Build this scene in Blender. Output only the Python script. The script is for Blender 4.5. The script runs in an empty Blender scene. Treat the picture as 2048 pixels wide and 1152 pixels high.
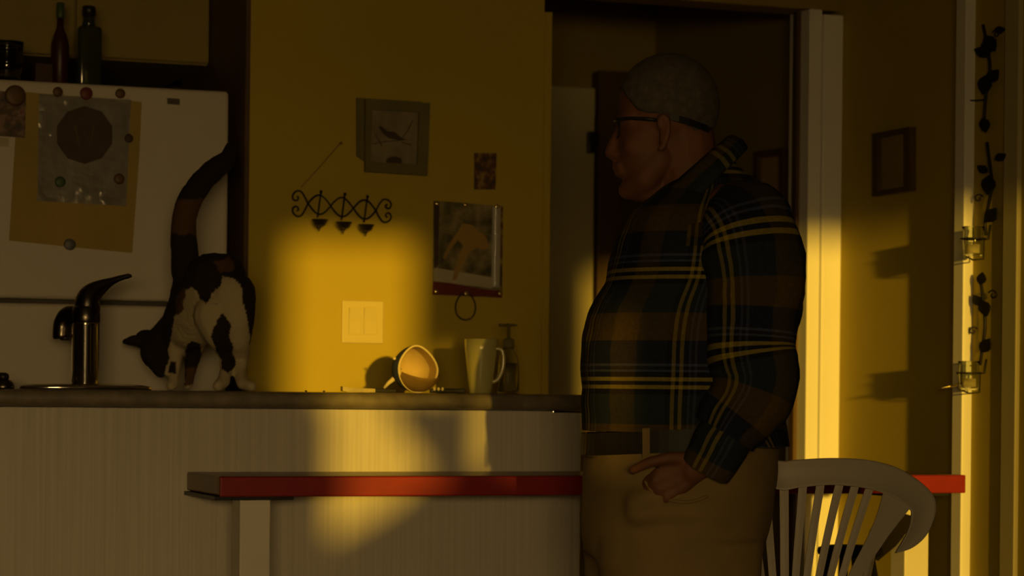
import bpy, bmesh, math, random
from mathutils import Vector, Matrix, noise
random.seed(4)
D = bpy.data; SC = bpy.context.scene; COL = SC.collection
# ------------------------------------------------------------------ camera
FPX = 5000.0; PX, PY = 1024.0, 785.0; YAW = math.radians(21); ROLL = 0.0105; H = 0.915
F = Vector((math.sin(YAW), math.cos(YAW), 0)); R0 = Vector((math.cos(YAW), -math.sin(YAW), 0)); UP = Vector((0, 0, 1))
RC = R0*math.cos(ROLL) + UP*math.sin(ROLL); UC = -R0*math.sin(ROLL) + UP*math.cos(ROLL)
CAM = Vector((0, 0, H))
cd = D.cameras.new('camera'); cam = D.objects.new('camera', cd); COL.objects.link(cam)
m = Matrix((RC, UC, -F)).transposed().to_4x4(); m.translation = CAM; cam.matrix_world = m
cd.sensor_width = 36; cd.lens = FPX/2048*36; cd.shift_y = (PY-576)/2048; cd.clip_start = .05
cd.dof.use_dof = True; cd.dof.focus_distance = 5.2; cd.dof.aperture_fstop = 4.5
SC.camera = cam
# ------------------------------------------------------------------ light and exposure
SC.view_settings.view_transform = 'Standard'; SC.view_settings.look = 'None'
SC.view_settings.exposure = 0; SC.view_settings.gamma = 1
w = D.worlds.new('evening_sky'); SC.world = w; w.use_nodes = True
bg = w.node_tree.nodes['Background']; bg.inputs[0].default_value = (1, .62, .2, 1); bg.inputs[1].default_value = .25
SUN_AZ = math.radians(9.3); SUN_EL = math.radians(2.6)
sl = D.lights.new('low_sun', 'SUN'); sl.energy = 3.3; sl.angle = math.radians(.95); sl.color = (1, .585, .05)
sun = D.objects.new('low_sun', sl); COL.objects.link(sun)
SD = Vector((math.sin(SUN_AZ)*math.cos(SUN_EL), math.cos(SUN_AZ)*math.cos(SUN_EL), -math.sin(SUN_EL)))
sun.rotation_euler = SD.to_track_quat('-Z', 'Y').to_euler()
def area(name, loc, target, sx, sy, power, color, spread):
    l = D.lights.new(name, 'AREA'); l.shape = 'RECTANGLE'; l.size = sx; l.size_y = sy; l.energy = power; l.color = color
    l.spread = math.radians(spread)
    o = D.objects.new(name, l); COL.objects.link(o); o.location = loc
    o.rotation_euler = (Vector(target)-Vector(loc)).to_track_quat('-Z', 'Y').to_euler(); return o
area('ambient_fill', (-.5, -1.5, 1.15), (1.35, 5.8, .30), 1.3, .45, 8, (1, .65, .24), 56)  # unseen fill lamp added for the ambient level, not at any opening
WY = -2.0     # window wall behind the camera
# ------------------------------------------------------------------ picture rays
def ray(x, y): return F + RC*((x-PX)/FPX) + UC*((PY-y)/FPX)
def RY(x, y, Y): r = ray(x, y); return CAM + r*(Y/r.y)
def RX(x, y, X): r = ray(x, y); return CAM + r*(X/r.x)
def RD(x, y, d): return CAM + ray(x, y)*d
def RZ(x, y, Z): r = ray(x, y); return CAM + r*((Z-H)/r.z)
# ------------------------------------------------------------------ materials
def mat(name, col, rough=.6, metal=0., var=0., scale=8., bump=0., bscale=60., spec=.4, stretch=(1, 1, 1), trans=0., coat=0.):
    M = D.materials.new(name); M.use_nodes = True; nt = M.node_tree; b = nt.nodes['Principled BSDF']
    b.inputs['Base Color'].default_value = (*col, 1); b.inputs['Roughness'].default_value = rough
    b.inputs['Metallic'].default_value = metal; b.inputs['Specular IOR Level'].default_value = spec
    b.inputs['Transmission Weight'].default_value = trans; b.inputs['Coat Weight'].default_value = coat
    if trans > .9: b.inputs['IOR'].default_value = 1.12
    tc = nt.nodes.new('ShaderNodeTexCoord'); mp = nt.nodes.new('ShaderNodeMapping'); mp.inputs['Scale'].default_value = stretch
    nt.links.new(tc.outputs['Object'], mp.inputs[0])
    if var:
        n = nt.nodes.new('ShaderNodeTexNoise'); n.inputs['Scale'].default_value = scale; n.inputs['Detail'].default_value = 4
        nt.links.new(mp.outputs[0], n.inputs['Vector'])
        r = nt.nodes.new('ShaderNodeValToRGB')
        r.color_ramp.elements[0].position = .3; r.color_ramp.elements[1].position = .7
        r.color_ramp.elements[0].color = (*[c*(1-var) for c in col], 1); r.color_ramp.elements[1].color = (*[min(1, c*(1+var)) for c in col], 1)
        nt.links.new(n.outputs[0], r.inputs[0]); nt.links.new(r.outputs[0], b.inputs['Base Color'])
    if bump:
        n = nt.nodes.new('ShaderNodeTexNoise'); n.inputs['Scale'].default_value = bscale
        nt.links.new(mp.outputs[0], n.inputs['Vector'])
        bp = nt.nodes.new('ShaderNodeBump'); bp.inputs['Strength'].default_value = bump; bp.inputs['Distance'].default_value = .002
        nt.links.new(n.outputs[0], bp.inputs['Height']); nt.links.new(bp.outputs[0], b.inputs['Normal'])
    return M
M = {}
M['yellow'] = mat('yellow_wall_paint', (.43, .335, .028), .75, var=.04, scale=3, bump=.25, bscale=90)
M['cabinet'] = mat('cabinet_paint', (.27, .21, .05), .6, var=.05)
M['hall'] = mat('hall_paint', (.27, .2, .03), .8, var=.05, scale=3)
M['plate'] = mat('ivory_switch_plastic', (.56, .47, .16), .5, var=.02)
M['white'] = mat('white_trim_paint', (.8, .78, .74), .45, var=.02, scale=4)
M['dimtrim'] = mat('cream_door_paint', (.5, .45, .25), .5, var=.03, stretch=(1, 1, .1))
M['brown'] = mat('dark_wood', (.09, .05, .02), .6, var=.2, scale=10, stretch=(6, 6, .6))
M['dark'] = mat('recess_shade', (.03, .02, .01), .8, var=.1)
M['floor'] = mat('floor_boards', (.18, .12, .06), .5, var=.2, stretch=(8, 1, 1))
M['ceil'] = mat('ceiling_paint', (.5, .46, .35), .9, var=.03)
M['panel'] = mat('pale_grain_laminate', (.5, .465, .41), .45, var=.09, scale=14, stretch=(9, 1, .12))
M['counter'] = mat('counter_laminate', (.15, .125, .09), .42, var=.25, scale=25)
M['red'] = mat('red_edge_paint', (.22, .007, .008), .5, var=.08, scale=20)
M['tabletop'] = mat('brown_table_top', (.16, .09, .05), .35, var=.15, scale=12, stretch=(.5, 6, 1))
M['post'] = mat('post_white_paint', (.62, .58, .5), .5, var=.03)
M['fridge'] = mat('fridge_enamel', (.56, .52, .45), .35, var=.03, scale=2, bump=.12, bscale=150)
M['gasket'] = mat('door_gasket', (.08, .07, .05), .7, var=.1)
M['chrome'] = mat('brushed_chrome', (.75, .72, .66), .11, 1, var=.03)
M['chromedark'] = mat('dark_chrome', (.14, .12, .10), .28, 1, var=.05)
M['iron'] = mat('black_iron', (.018, .016, .012), .5, .5, var=.2, scale=40)
M['black'] = mat('black_plastic', (.012, .011, .012), .4, var=.1)
M['plastic'] = mat('white_resin', (.5, .455, .38), .45, var=.03)
M['ceramic'] = mat('white_ceramic', (.46, .42, .15), .22, var=.03, coat=.4)
M['glass'] = mat('clear_glass', (.85, .88, .85), .05, trans=1., var=.01)
M['darkcloth'] = mat('dark_felt', (.014, .011, .008), .95, spec=.03, var=.1)
M['jarglass'] = mat('jar_glass', (.8, .82, .78), .04, trans=1., var=.01); M['jarglass'].node_tree.nodes['Principled BSDF'].inputs['IOR'].default_value = 1.45
M['soap'] = mat('soap_liquid', (.5, .42, .12), .2, trans=.75, var=.1)
M['kraft'] = mat('kraft_paper', (.34, .25, .07), .8, var=.1, scale=6, bump=.4, bscale=15)
M['clearplastic'] = mat('crinkled_plastic', (.42, .4, .35), .22, var=.15, scale=12, bump=1., bscale=35, spec=.8)
M['label'] = mat('dark_label', (.05, .03, .012), .6, var=.2, scale=30)
M['labelgold'] = mat('gold_print', (.12, .08, .01), .6, var=.2)
M['magred'] = mat('red_magnet', (.13, .018, .01), .5, var=.1)
M['magorange'] = mat('orange_magnet', (.1, .05, .012), .5, var=.1)
M['maggreen'] = mat('green_magnet', (.05, .09, .03), .5, var=.1)
M['maggrey'] = mat('steel_magnet', (.12, .12, .12), .5, .3, var=.1)
M['brass'] = mat('brass_pin', (.75, .6, .3), .25, 1, var=.05)
M['skin'] = mat('skin', (.14, .056, .024), .65, var=.12, scale=25, bump=.2, bscale=120)
M['hair'] = mat('cropped_grey_hair', (.075, .065, .05), .9, var=.3, scale=70, bump=.8, bscale=200)
M['khaki'] = mat('khaki_cotton', (.21, .148, .055), .85, var=.1, scale=14, bump=.4, bscale=260)
M['leather'] = mat('black_leather', (.012, .010, .008), .62, var=.2)
M['navy'] = mat('navy_cloth', (.045, .055, .1), .8, var=.2, scale=30)
M['cream'] = mat('cream_cloth', (.5, .36, .13), .85, var=.06, scale=30, bump=.3)
M['tan'] = mat('tan_cloth', (.34, .22, .06), .85, var=.06, scale=30)
M['creamedge'] = mat('pale_piping', (.7, .58, .3), .8, var=.03)
M['knifepale'] = mat('pale_handle', (.4, .33, .12), .5, var=.15, scale=40)
M['greenglass'] = mat('dark_bottle_glass', (.03, .035, .012), .12, var=.1, spec=.7)
M['redbottle'] = mat('dark_red_bottle', (.04, .008, .006), .4, var=.1)
M['paper'] = mat('print_paper', (.4, .36, .25), .6, var=.05)
M['grey'] = mat('frame_olive_wood', (.14, .12, .03), .65, var=.15, scale=15)
M['cord'] = mat('dark_cord', (.03, .025, .015), .8, var=.1)
M['string'] = mat('brown_string', (.12, .06, .02), .8, var=.1)
def ramp_mat(name, stops, scale, rough, axis_noise=None):
    """mottled print: noise through a colour ramp"""
    Mt = D.materials.new(name); Mt.use_nodes = True; nt = Mt.node_tree; b = nt.nodes['Principled BSDF']; b.inputs['Roughness'].default_value = rough
    tc = nt.nodes.new('ShaderNodeTexCoord'); n = nt.nodes.new('ShaderNodeTexNoise'); n.inputs['Scale'].default_value = scale; n.inputs['Detail'].default_value = 3
    nt.links.new(tc.outputs['Object'], n.inputs['Vector'])
    r = nt.nodes.new('ShaderNodeValToRGB'); cr = r.color_ramp
    while len(cr.elements) < len(stops): cr.elements.new(.5)
    for e, (p, c) in zip(cr.elements, stops): e.position = p; e.color = (*c, 1)
    nt.links.new(n.outputs[0], r.inputs[0]); nt.links.new(r.outputs[0], b.inputs['Base Color']); return Mt
M['woods'] = ramp_mat('woodland_print', [(.3, (.03, .03, .01)), (.45, (.14, .12, .05)), (.58, (.24, .2, .1)), (.72, (.34, .29, .15))], 22, .3)
M['snap'] = ramp_mat('snapshot_print', [(.35, (.03, .03, .03)), (.5, (.12, .05, .02)), (.65, (.3, .2, .05))], 45, .4)
M['collage'] = ramp_mat('collage_print', [(.35, (.02, .015, .012)), (.5, (.08, .04, .02)), (.62, (.2, .12, .08)), (.72, (.14, .02, .01))], 40, .5)
M['mist'] = ramp_mat('misty_print', [(.35, (.16, .13, .07)), (.65, (.25, .21, .12))], 18, .5)
def plaid_mat():
    Mt = D.materials.new('plaid_flannel'); Mt.use_nodes = True; nt = Mt.node_tree; N = nt.nodes; L = nt.links; b = N['Principled BSDF']
    b.inputs['Roughness'].default_value = .95; b.inputs['Specular IOR Level'].default_value = .1
    pass
    uv = N.new('ShaderNodeUVMap'); uv.uv_map = 'cloth'; sp = N.new('ShaderNodeSeparateXYZ'); L.new(uv.outputs[0], sp.inputs[0])
    nv = (.016, .019, .038); dk = (.01, .01, .012); ye = (.34, .27, .035); bl = (.07, .08, .15); tn = (.095, .062, .016); gr = (.024, .033, .036)
    st = [(0, ye), (.035, dk), (.07, ye), (.105, dk), (.15, bl), (.17, nv), (.2, bl), (.225, nv), (.43, tn), (.68, gr), (.95, dk)]
    outs = []
    for ax in (0, 1):
        mu = N.new('ShaderNodeMath'); mu.operation = 'MULTIPLY'; mu.inputs[1].default_value = 1/.205; L.new(sp.outputs[ax], mu.inputs[0])
        fr = N.new('ShaderNodeMath'); fr.operation = 'FRACT'; L.new(mu.outputs[0], fr.inputs[0])
        r = N.new('ShaderNodeValToRGB'); cr = r.color_ramp; cr.interpolation = 'CONSTANT'
        while len(cr.elements) < len(st): cr.elements.new(.5)
        for e, (p, c) in zip(cr.elements, st): e.position = p; e.color = (*c, 1)
        L.new(fr.outputs[0], r.inputs[0]); outs.append(r)
    mx = N.new('ShaderNodeMix'); mx.data_type = 'RGBA'; mx.inputs[0].default_value = .63
    L.new(outs[0].outputs[0], mx.inputs[6]); L.new(outs[1].outputs[0], mx.inputs[7])
    n = N.new('ShaderNodeTexNoise'); n.inputs['Scale'].default_value = 160; tc = N.new('ShaderNodeTexCoord'); L.new(tc.outputs['Object'], n.inputs['Vector'])
    m2 = N.new('ShaderNodeMix'); m2.data_type = 'RGBA'; m2.blend_type = 'MULTIPLY'; m2.inputs[0].default_value = .5
    L.new(mx.outputs[2], m2.inputs[6]); L.new(n.outputs[0], m2.inputs[7]); L.new(m2.outputs[2], b.inputs['Base Color'])
    bp = N.new('ShaderNodeBump'); bp.inputs['Strength'].default_value = .3; bp.inputs['Distance'].default_value = .001
    L.new(n.outputs[0], bp.inputs['Height']); L.new(bp.outputs[0], b.inputs['Normal']); return Mt
M['plaid'] = plaid_mat()
def vcol_mat(name, rough):
    Mt = D.materials.new(name); Mt.use_nodes = True; nt = Mt.node_tree; b = nt.nodes['Principled BSDF']; b.inputs['Roughness'].default_value = rough
    b.inputs['Specular IOR Level'].default_value = .15
    a = nt.nodes.new('ShaderNodeVertexColor'); a.layer_name = 'fur'; nt.links.new(a.outputs[0], b.inputs['Base Color'])
    n = nt.nodes.new('ShaderNodeTexNoise'); n.inputs['Scale'].default_value = 220; bp = nt.nodes.new('ShaderNodeBump'); bp.inputs['Strength'].default_value = .6; bp.inputs['Distance'].default_value = .002
    tc = nt.nodes.new('ShaderNodeTexCoord'); nt.links.new(tc.outputs['Object'], n.inputs['Vector'])
    nt.links.new(n.outputs[0], bp.inputs['Height']); nt.links.new(bp.outputs[0], b.inputs['Normal']); return Mt
M['fur'] = vcol_mat('calico_fur', .9)
# ------------------------------------------------------------------ object helpers
ROOT = {}
def thing(name, label, cat, loc, group=None):
    o = D.objects.new(name, None); COL.objects.link(o); o.location = loc; o.empty_display_size = .05
    o['label'] = label; o['category'] = cat
    if group: o['group'] = group
    ROOT[o.name] = Vector(loc); return o
def put(name, bm, material, parent=None, smooth=False, loc=None, label=None):
    """links the world-space bmesh as ONE object (origin at loc, or the root's)"""
    me = D.meshes.new(name)
    base = ROOT[parent.name] if parent else Vector(loc if loc is not None else (0, 0, 0))
    bmesh.ops.translate(bm, verts=bm.verts, vec=-base)
    bmesh.ops.recalc_face_normals(bm, faces=bm.faces)
    bm.to_mesh(me); bm.free()
    if isinstance(material, str): me.materials.append(M[material])
    else:
        for q in material: me.materials.append(M[q])
    if smooth:
        for p in me.polygons: p.use_smooth = True
    o = D.objects.new(name, me); COL.objects.link(o)
    if parent: o.parent = parent; ROOT[o.name] = base
    else: o.location = base; ROOT[o.name] = base
    if label: o['label'] = label
    return o
def tag(o, label, cat, group=None, kind=None):
    o['label'] = label; o['category'] = cat
    if group: o['group'] = group
    if kind: o['kind'] = kind
    return o
def struct(name, bm, material, loc=(0, 0, 0)):
    o = put(name, bm, material, loc=loc); o['kind'] = 'structure'; return o
def B(): return bmesh.new()
def box(bm, x0, x1, y0, y1, z0, z1, bev=0., seg=2):
    vs = [bm.verts.new((x, y, z)) for x in (x0, x1) for y in (y0, y1) for z in (z0, z1)]
    fs = [(0, 1, 3, 2), (4, 6, 7, 5), (0, 4, 5, 1), (2, 3, 7, 6), (0, 2, 6, 4), (1, 5, 7, 3)]
    F_ = [bm.faces.new([vs[i] for i in f]) for f in fs]
    if bev:
        es = list({e for f in F_ for e in f.edges})
        bmesh.ops.bevel(bm, geom=es, offset=bev, segments=seg, profile=.5, affect='EDGES')
    return bm
def prism(bm, pts, vec):
    """solid from a planar outline and an extrusion vector"""
    a = [bm.verts.new(p) for p in pts]; b = [bm.verts.new(Vector(p)+vec) for p in pts]; n = len(a)
    bm.faces.new(a); bm.faces.new(b[::-1])
    for i in range(n): bm.faces.new([a[i], a[(i+1) % n], b[(i+1) % n], b[i]])
    return bm
def slab(bm, px, Y, th):
    return prism(bm, [RY(x, y, Y) for x, y in px], Vector((0, -th, 0)))
def discpx(cx, cy, rx, ry, n=24, rot=0.):
    return [(cx+rx*math.cos(2*math.pi*i/n+rot), cy+ry*math.sin(2*math.pi*i/n+rot)) for i in range(n)]
def loft(bm, rings, caps=True, closed=True, uvs=None):
    layer = bm.loops.layers.uv.get('cloth') or bm.loops.layers.uv.new('cloth') if uvs else None
    V = [[bm.verts.new(p) for p in r] for r in rings]; n = len(V[0])
    for i in range(len(V)-1):
        for j in range(n if closed else n-1):
            k = (j+1) % n; f = bm.faces.new([V[i][j], V[i][k], V[i+1][k], V[i+1][j]])
            if uvs:
                us, vs = uvs; q = [(us*j, vs[i]), (us*(j+1), vs[i]), (us*(j+1), vs[i+1]), (us*j, vs[i+1])]
                for l, c in zip(f.loops, q): l[layer].uv = c
    if caps and closed:
        bm.faces.new(V[0][::-1]); bm.faces.new(V[-1])
    return V
def crom(P, n):
    """Catmull-Rom resample of a list of tuples/Vectors, n steps per span"""
    P = [Vector(p) if not isinstance(p, (int, float)) else Vector((p, 0, 0)) for p in P]; out = []
    for i in range(len(P)-1):
        a, b, c, d = P[max(i-1, 0)], P[i], P[i+1], P[min(i+2, len(P)-1)]
        for k in range(n):
            t = k/n
            out.append(.5*((2*b)+(c-a)*t+(2*a-5*b+4*c-d)*t*t+(3*b-a-3*c+d)*t**3))
    out.append(P[-1]); return out
def tube(bm, pts, r, n=8, closed=False, flat=None):
    pts = [Vector(p) for p in pts]; N = len(pts); rings = []
    rs = r if isinstance(r, (list, tuple)) else [r]*N
    prev = None
    for i, p in enumerate(pts):
        if closed: t = pts[(i+1) % N]-pts[i-1]
        else: t = pts[min(i+1, N-1)]-pts[max(i-1, 0)]
        t.normalize()
        if prev is None: a = t.orthogonal().normalized()
        else:
            a = prev-t*prev.dot(t); a.normalize()
        prev = a; b = t.cross(a)
        rings.append([p+(a*math.cos(2*math.pi*k/n)+b*math.sin(2*math.pi*k/n))*rs[i] for k in range(n)])
    if closed: rings.append(rings[0]); loft(bm, rings, caps=False); bmesh.ops.remove_doubles(bm, verts=bm.verts, dist=1e-6)
    else: loft(bm, rings)
    return bm
def lathe(bm, prof, c, axis=UP, n=32, caps=True):
    axis = Vector(axis).normalized(); a = axis.orthogonal().normalized(); b = axis.cross(a); c = Vector(c)
    rings = [[c+axis*h+(a*math.cos(2*math.pi*k/n)+b*math.sin(2*math.pi*k/n))*max(r, 1e-4) for k in range(n)] for r, h in prof]
    loft(bm, rings, caps); return bm
def ell(bm, c, ax, ay, az, axes=None, u=24, v=16):
    axes = axes or (R0, F, UP); c = Vector(c); rings = []
    for i in range(v+1):
        th = math.pi*i/v; s = max(math.sin(th), .003)
        rings.append([c+axes[2]*(az*math.cos(th))+axes[0]*(ax*s*math.cos(2*math.pi*k/u))+axes[1]*(ay*s*math.sin(2*math.pi*k/u)) for k in range(u)])
    loft(bm, rings); return bm
def chain(bm, pts):
    """overlapping spheres along (point, radius) nodes"""
    for (p, r), (q, s) in zip(pts[:-1], pts[1:]):
        p = Vector(p); q = Vector(q); L = (q-p).length; k = max(2, int(L/(min(r, s)*.35))+1)
        for i in range(k+1):
            t = i/k; ell(bm, p.lerp(q, t), *([r+(s-r)*t]*3), u=12, v=8)
def remesh(bm, vox, smooth=4, factor=.5):
    me = D.meshes.new('tmp'); bmesh.ops.recalc_face_normals(bm, faces=bm.faces); bm.to_mesh(me); bm.free()
    o = D.objects.new('tmp', me); COL.objects.link(o)
    r = o.modifiers.new('r', 'REMESH'); r.mode = 'VOXEL'; r.voxel_size = vox; r.use_smooth_shade = True
    if smooth:
        s = o.modifiers.new('s', 'SMOOTH'); s.iterations = smooth; s.factor = factor
    dg = bpy.context.evaluated_depsgraph_get(); dg.update()
    m2 = D.meshes.new_from_object(o.evaluated_get(dg))
    b2 = B(); b2.from_mesh(m2); D.objects.remove(o); D.meshes.remove(me); D.meshes.remove(m2); return b2
# ================================================================== SETTING
YB = 6.25                                    # yellow wall plane
XL = RY(488, 400, YB).x; XO = RY(1100, 400, YB).x; XJ = RY(1612, 400, YB).x; XS = RY(1677, 400, YB).x
XC0 = RY(1085, 400, YB).x
struct('floor', box(B(), -3.2, 6, WY-.1, 9.2, -.1, 0), 'floor')
struct('ceiling', box(B(), -3.2, 6, WY-.1, 9.2, 2.45, 2.55), 'ceil')
b = box(B(), XL+.012, XC0, YB, YB+.11, 0, 2.45); struct('wall_back', b, 'yellow')
ZT = RY(1612, 18, YB).z; ZT2 = RY(1660, 31, YB).z; ZT0 = RY(1092, 24, YB).z
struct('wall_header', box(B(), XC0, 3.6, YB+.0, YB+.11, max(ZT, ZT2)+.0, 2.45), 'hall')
struct('shaded_wall_end', box(B(), XL, XL+.012, YB-.004, 6.95, 0, 2.45), 'brown')  # shade of the gap beside the fridge, painted on the wall end as brown
struct('trim_2', box(B(), XC0, XO, YB-.006, YB+.11, 0, ZT0, .003), 'yellow')
xm = RY(1637, 400, YB).x
struct('trim_3', box(B(), XJ, xm, YB-.012, YB+.11, 0, ZT, .003), 'white')
struct('trim_4', box(B(), xm+.001, XS, YB-.02, YB+.09, 0, ZT2, .004), 'white')
struct('trim_5', box(B(), XJ-.012, XJ, YB+.04, YB+.065, 0, ZT), 'brown')
# side wall on the right, hall walls behind the opening
struct('wall_right', box(B(), XS, XS+.12, 5.55, YB+.09, 0, 2.45), 'yellow')
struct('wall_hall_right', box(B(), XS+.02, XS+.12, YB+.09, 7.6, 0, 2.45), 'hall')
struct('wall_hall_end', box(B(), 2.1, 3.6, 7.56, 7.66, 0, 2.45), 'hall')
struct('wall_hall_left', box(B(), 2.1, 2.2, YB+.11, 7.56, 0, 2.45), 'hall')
XN = RX(1905, 700, 1).y  # unused slope
Xn = XS-.053
y_a = RX(1905, 700, Xn).y; y_b = RX(1925, 700, Xn).y
Xw = RY(1944, 700, y_b).x
y_c = RX(2003, 700, Xw).y; y_d = RX(2011, 700, Xw).y; y_e = RX(2031, 700, Xw-.012).y
struct('trim_6', box(B(), Xn, XS+.12, y_b, y_a, 0, 2.45, .003), 'white')
struct('wall_right_near', box(B(), Xw, XS+.12, y_c, y_b-.0005, 0, 2.45), 'yellow')
struct('trim_7', box(B(), Xw+.012, XS+.12, y_d, y_c, 0, 2.45), 'brown')
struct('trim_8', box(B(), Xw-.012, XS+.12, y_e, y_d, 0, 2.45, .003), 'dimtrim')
struct('wall_right_return', box(B(), Xw+.0, 6, y_e-.1+.06, y_e-.0005, 0, 2.45), 'yellow')
struct('wall_far_right', box(B(), 5.0, 5.1, WY, y_e-.04, 0, 2.45), 'yellow')
struct('wall_left', box(B(), -3.2, -3.1, WY, 9.1, 0, 2.45), 'yellow')
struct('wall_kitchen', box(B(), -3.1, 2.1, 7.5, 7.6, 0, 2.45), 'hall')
# hall end door with its casing
b = B(); zt = RY(1150, 175, 7.5).z
xg = RY(1188, 400, 7.5).x; xg2 = RY(1194, 400, 7.5).x
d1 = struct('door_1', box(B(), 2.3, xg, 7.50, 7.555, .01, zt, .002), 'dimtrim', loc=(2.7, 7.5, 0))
hk = RY(1181, 285, 7.49)
b = B(); box(b, hk.x-.012, hk.x+.012, 7.475, 7.50, hk.z-.035, hk.z+.035, .004); box(b, hk.x-.02, hk.x+.02, 7.46, 7.476, hk.z-.005, hk.z+.03, .004)
put('door_hinge', b, 'black', d1)
struct('trim_9', box(B(), xg2, XS+.015, 7.49, 7.558, 0, zt+.06, .003), 'brown')
# window wall behind the camera: unseen openings shaped to cast the sun patches
def back(P):   # where the sun ray through P crosses the window wall
    return P + SD*((WY-P.y)/SD.y)
a0 = back(RY(573, 600, YB)); a1 = back(RY(826, 600, YB)); atop = back(RY(700, 478, YB)).z
alow = back(RY(700, 1100, 5.64)).z
c0 = back(Vector((2.94, YB, 1))).x; c1 = back(Vector((3.37, 5.49, 1))).x; ctop = back(RY(1640, 476, YB)).z
clow = .35
b0 = back(RY(950, 850, 5.64)).x; b1 = back(RY(1000, 850, 5.64)).x; btop = back(RY(960, 700, 6.0)).z; blow = back(RY(960, 940, 5.64)).z
cols = sorted([(a0.x, a1.x, alow, atop), (b0, b1, blow, btop), (c0, c1, clow, ctop)])
bL = back(RY(655, 880, 5.64)).x; zM = back(RY(655, 808, 5.64)).z
b = B(); x = -3.2
box(b, a0.x, bL, WY-.05, WY, alow, zM); box(b, c0, c0+.21, WY-.05, WY, clow, 1.27)  # filler blocks added to trim the lower sun patches
for (p, q, lo, hi) in cols:
    box(b, x, p, WY-.05, WY, 0, 2.45); box(b, p, q, WY-.05, WY, 0, lo); box(b, p, q, WY-.05, WY, hi, 2.45); x = q
box(b, x, 6, WY-.05, WY, 0, 2.45)
struct('wall_window_side', b, 'yellow')
# unseen mask added to cut the sun at the first opening's lower right
bk = [back(RY(x, y, 5.64)) for x, y in ((770, 790), (800, 850), (862, 945), (790, 1010), (700, 1060), (630, 1100), (630, 1180), (940, 1180), (940, 790))]
o = put('sun_mask', prism(B(), [Vector((p.x, WY+.03, p.z)) for p in bk], Vector((0, .02, 0))), 'cream', loc=(bk[0].x, WY+.03, bk[0].z))
tag(o, 'unseen mask added behind the camera to shape the low sun', 'light blocker')
# ================================================================== PENINSULA
YP = 5.64; YE = 5.575; CT = .911
xr = RY(1162, 900, YP).x; xl0 = RY(-150, 900, YP).x
pen = thing('peninsula_cabinet', 'long pale grained laminate cabinet under the dark counter', 'cabinet', ((xl0+xr)/2, YP+.3, 0))
put('cabinet_body', box(B(), xl0, xr, YP, YB-.004, .0, CT-.0392, .002), 'panel', pen)
x1 = RY(1125, 824, YE).x
put('edge_clip', box(B(), x1, xr+.004, YP-.004, YP+.012, CT-.044, CT-.0388, .001), 'chrome', pen, label='thin metal strip under the counter end')
b = box(B(), xl0, xr+.05, YE, YB-.004, CT-.038, CT, .0155, 5)
o = put('countertop', b, 'counter', smooth=False, loc=((xl0+xr)/2, YP+.3, CT-.038)); tag(o, 'dark brown laminate countertop with rounded front edge', 'countertop')
# ================================================================== WALL TABLE
YT0, YT1 = 5.33, YP-.004
ZTt = RY(440, 953, YT0).z; TH = ZTt-RY(440, 994, YT0).z
XT0 = RY(440, 953, YT0).x; XT1 = RY(1932, 950, YT0).x
tb = thing('bar_table', 'narrow brown table with red painted edge on white posts', 'table', ((XT0+XT1)/2, (YT0+YT1)/2, 0))
put('table_top', box(B(), XT0, XT1-.012, YT0+.012, YT1, ZTt-TH+.002, ZTt, .004), 'tabletop', tb)
put('edge_band', box(B(), XT0+.001, XT1, YT0, YT0+.0118, ZTt-TH, ZTt-.0005, .003), 'red', tb, label='red painted front edge')
put('end_band', box(B(), XT1-.0118, XT1, YT0+.0122, YT1, ZTt-TH, ZTt-.0005, .003), 'red', tb)
for xa, xb in ((480, 541), (1810, 1858)):
    p, q = RY(xa, 1050, YT0+.03), RY(xb, 1050, YT0+.03)
    put('leg', box(B(), p.x, q.x, YT0+.03, YT0+.10, 0, ZTt-TH-.008, .003), 'post', tb)
    put('leg_bracket', box(B(), p.x-.06, q.x+.05, YT0+.02, YT1, ZTt-TH-.008, ZTt-TH+.0005, .001), 'black', tb)
# ================================================================== FRIDGE
YF = 6.30
zt = RY(460, 183, YF).z; xfr = RY(457, 350, YF).x; xfl = xfr-.86; zs = RY(200, 604, YF).z
fr = thing('refrigerator', 'large white top-freezer refrigerator covered in papers and magnets', 'refrigerator', ((xfl+xfr)/2, YF+.35, 0))
put('cabinet_body', box(B(), xfl+.005, xfr-.005, YF+.075, 7.0, .02, zt-.01, .006), 'fridge', fr)
put('gasket', box(B(), xfl+.012, xfr-.012, YF+.05, YF+.075, .08, zt-.02), 'gasket', fr)
fd = put('freezer_door', box(B(), xfl, xfr, YF, YF+.055, zs+.005, zt, .010, 4), 'fridge', fr)
ld = put('lower_door', box(B(), xfl, xfr, YF, YF+.055, .09, zs-.007, .010, 4), 'fridge', fr)
put('kick_plate', box(B(), xfl+.03, xfr-.03, YF+.04, YF+.08, .0, .085, .003), 'gasket', fr)
for z0, z1, par in ((zs+.03, zs+.4, fd), (zs-.5, zs-.03, ld)):
    b = B(); tube(b, [Vector((xfl+.05, YF+.005, z0)), Vector((xfl+.05, YF-.03, z0+.02)), Vector((xfl+.05, YF-.03, z1-.02)), Vector((xfl+.05, YF+.005, z1))], .011)
    put('door_handle', b, 'fridge', par, True)
b = B(); slab(b, [(334, 196), (359, 198), (359, 210), (334, 208)], YF+.001, .004)
put('maker_badge', b, 'gasket', fd, label='small dark maker badge on the freezer door')
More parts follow.
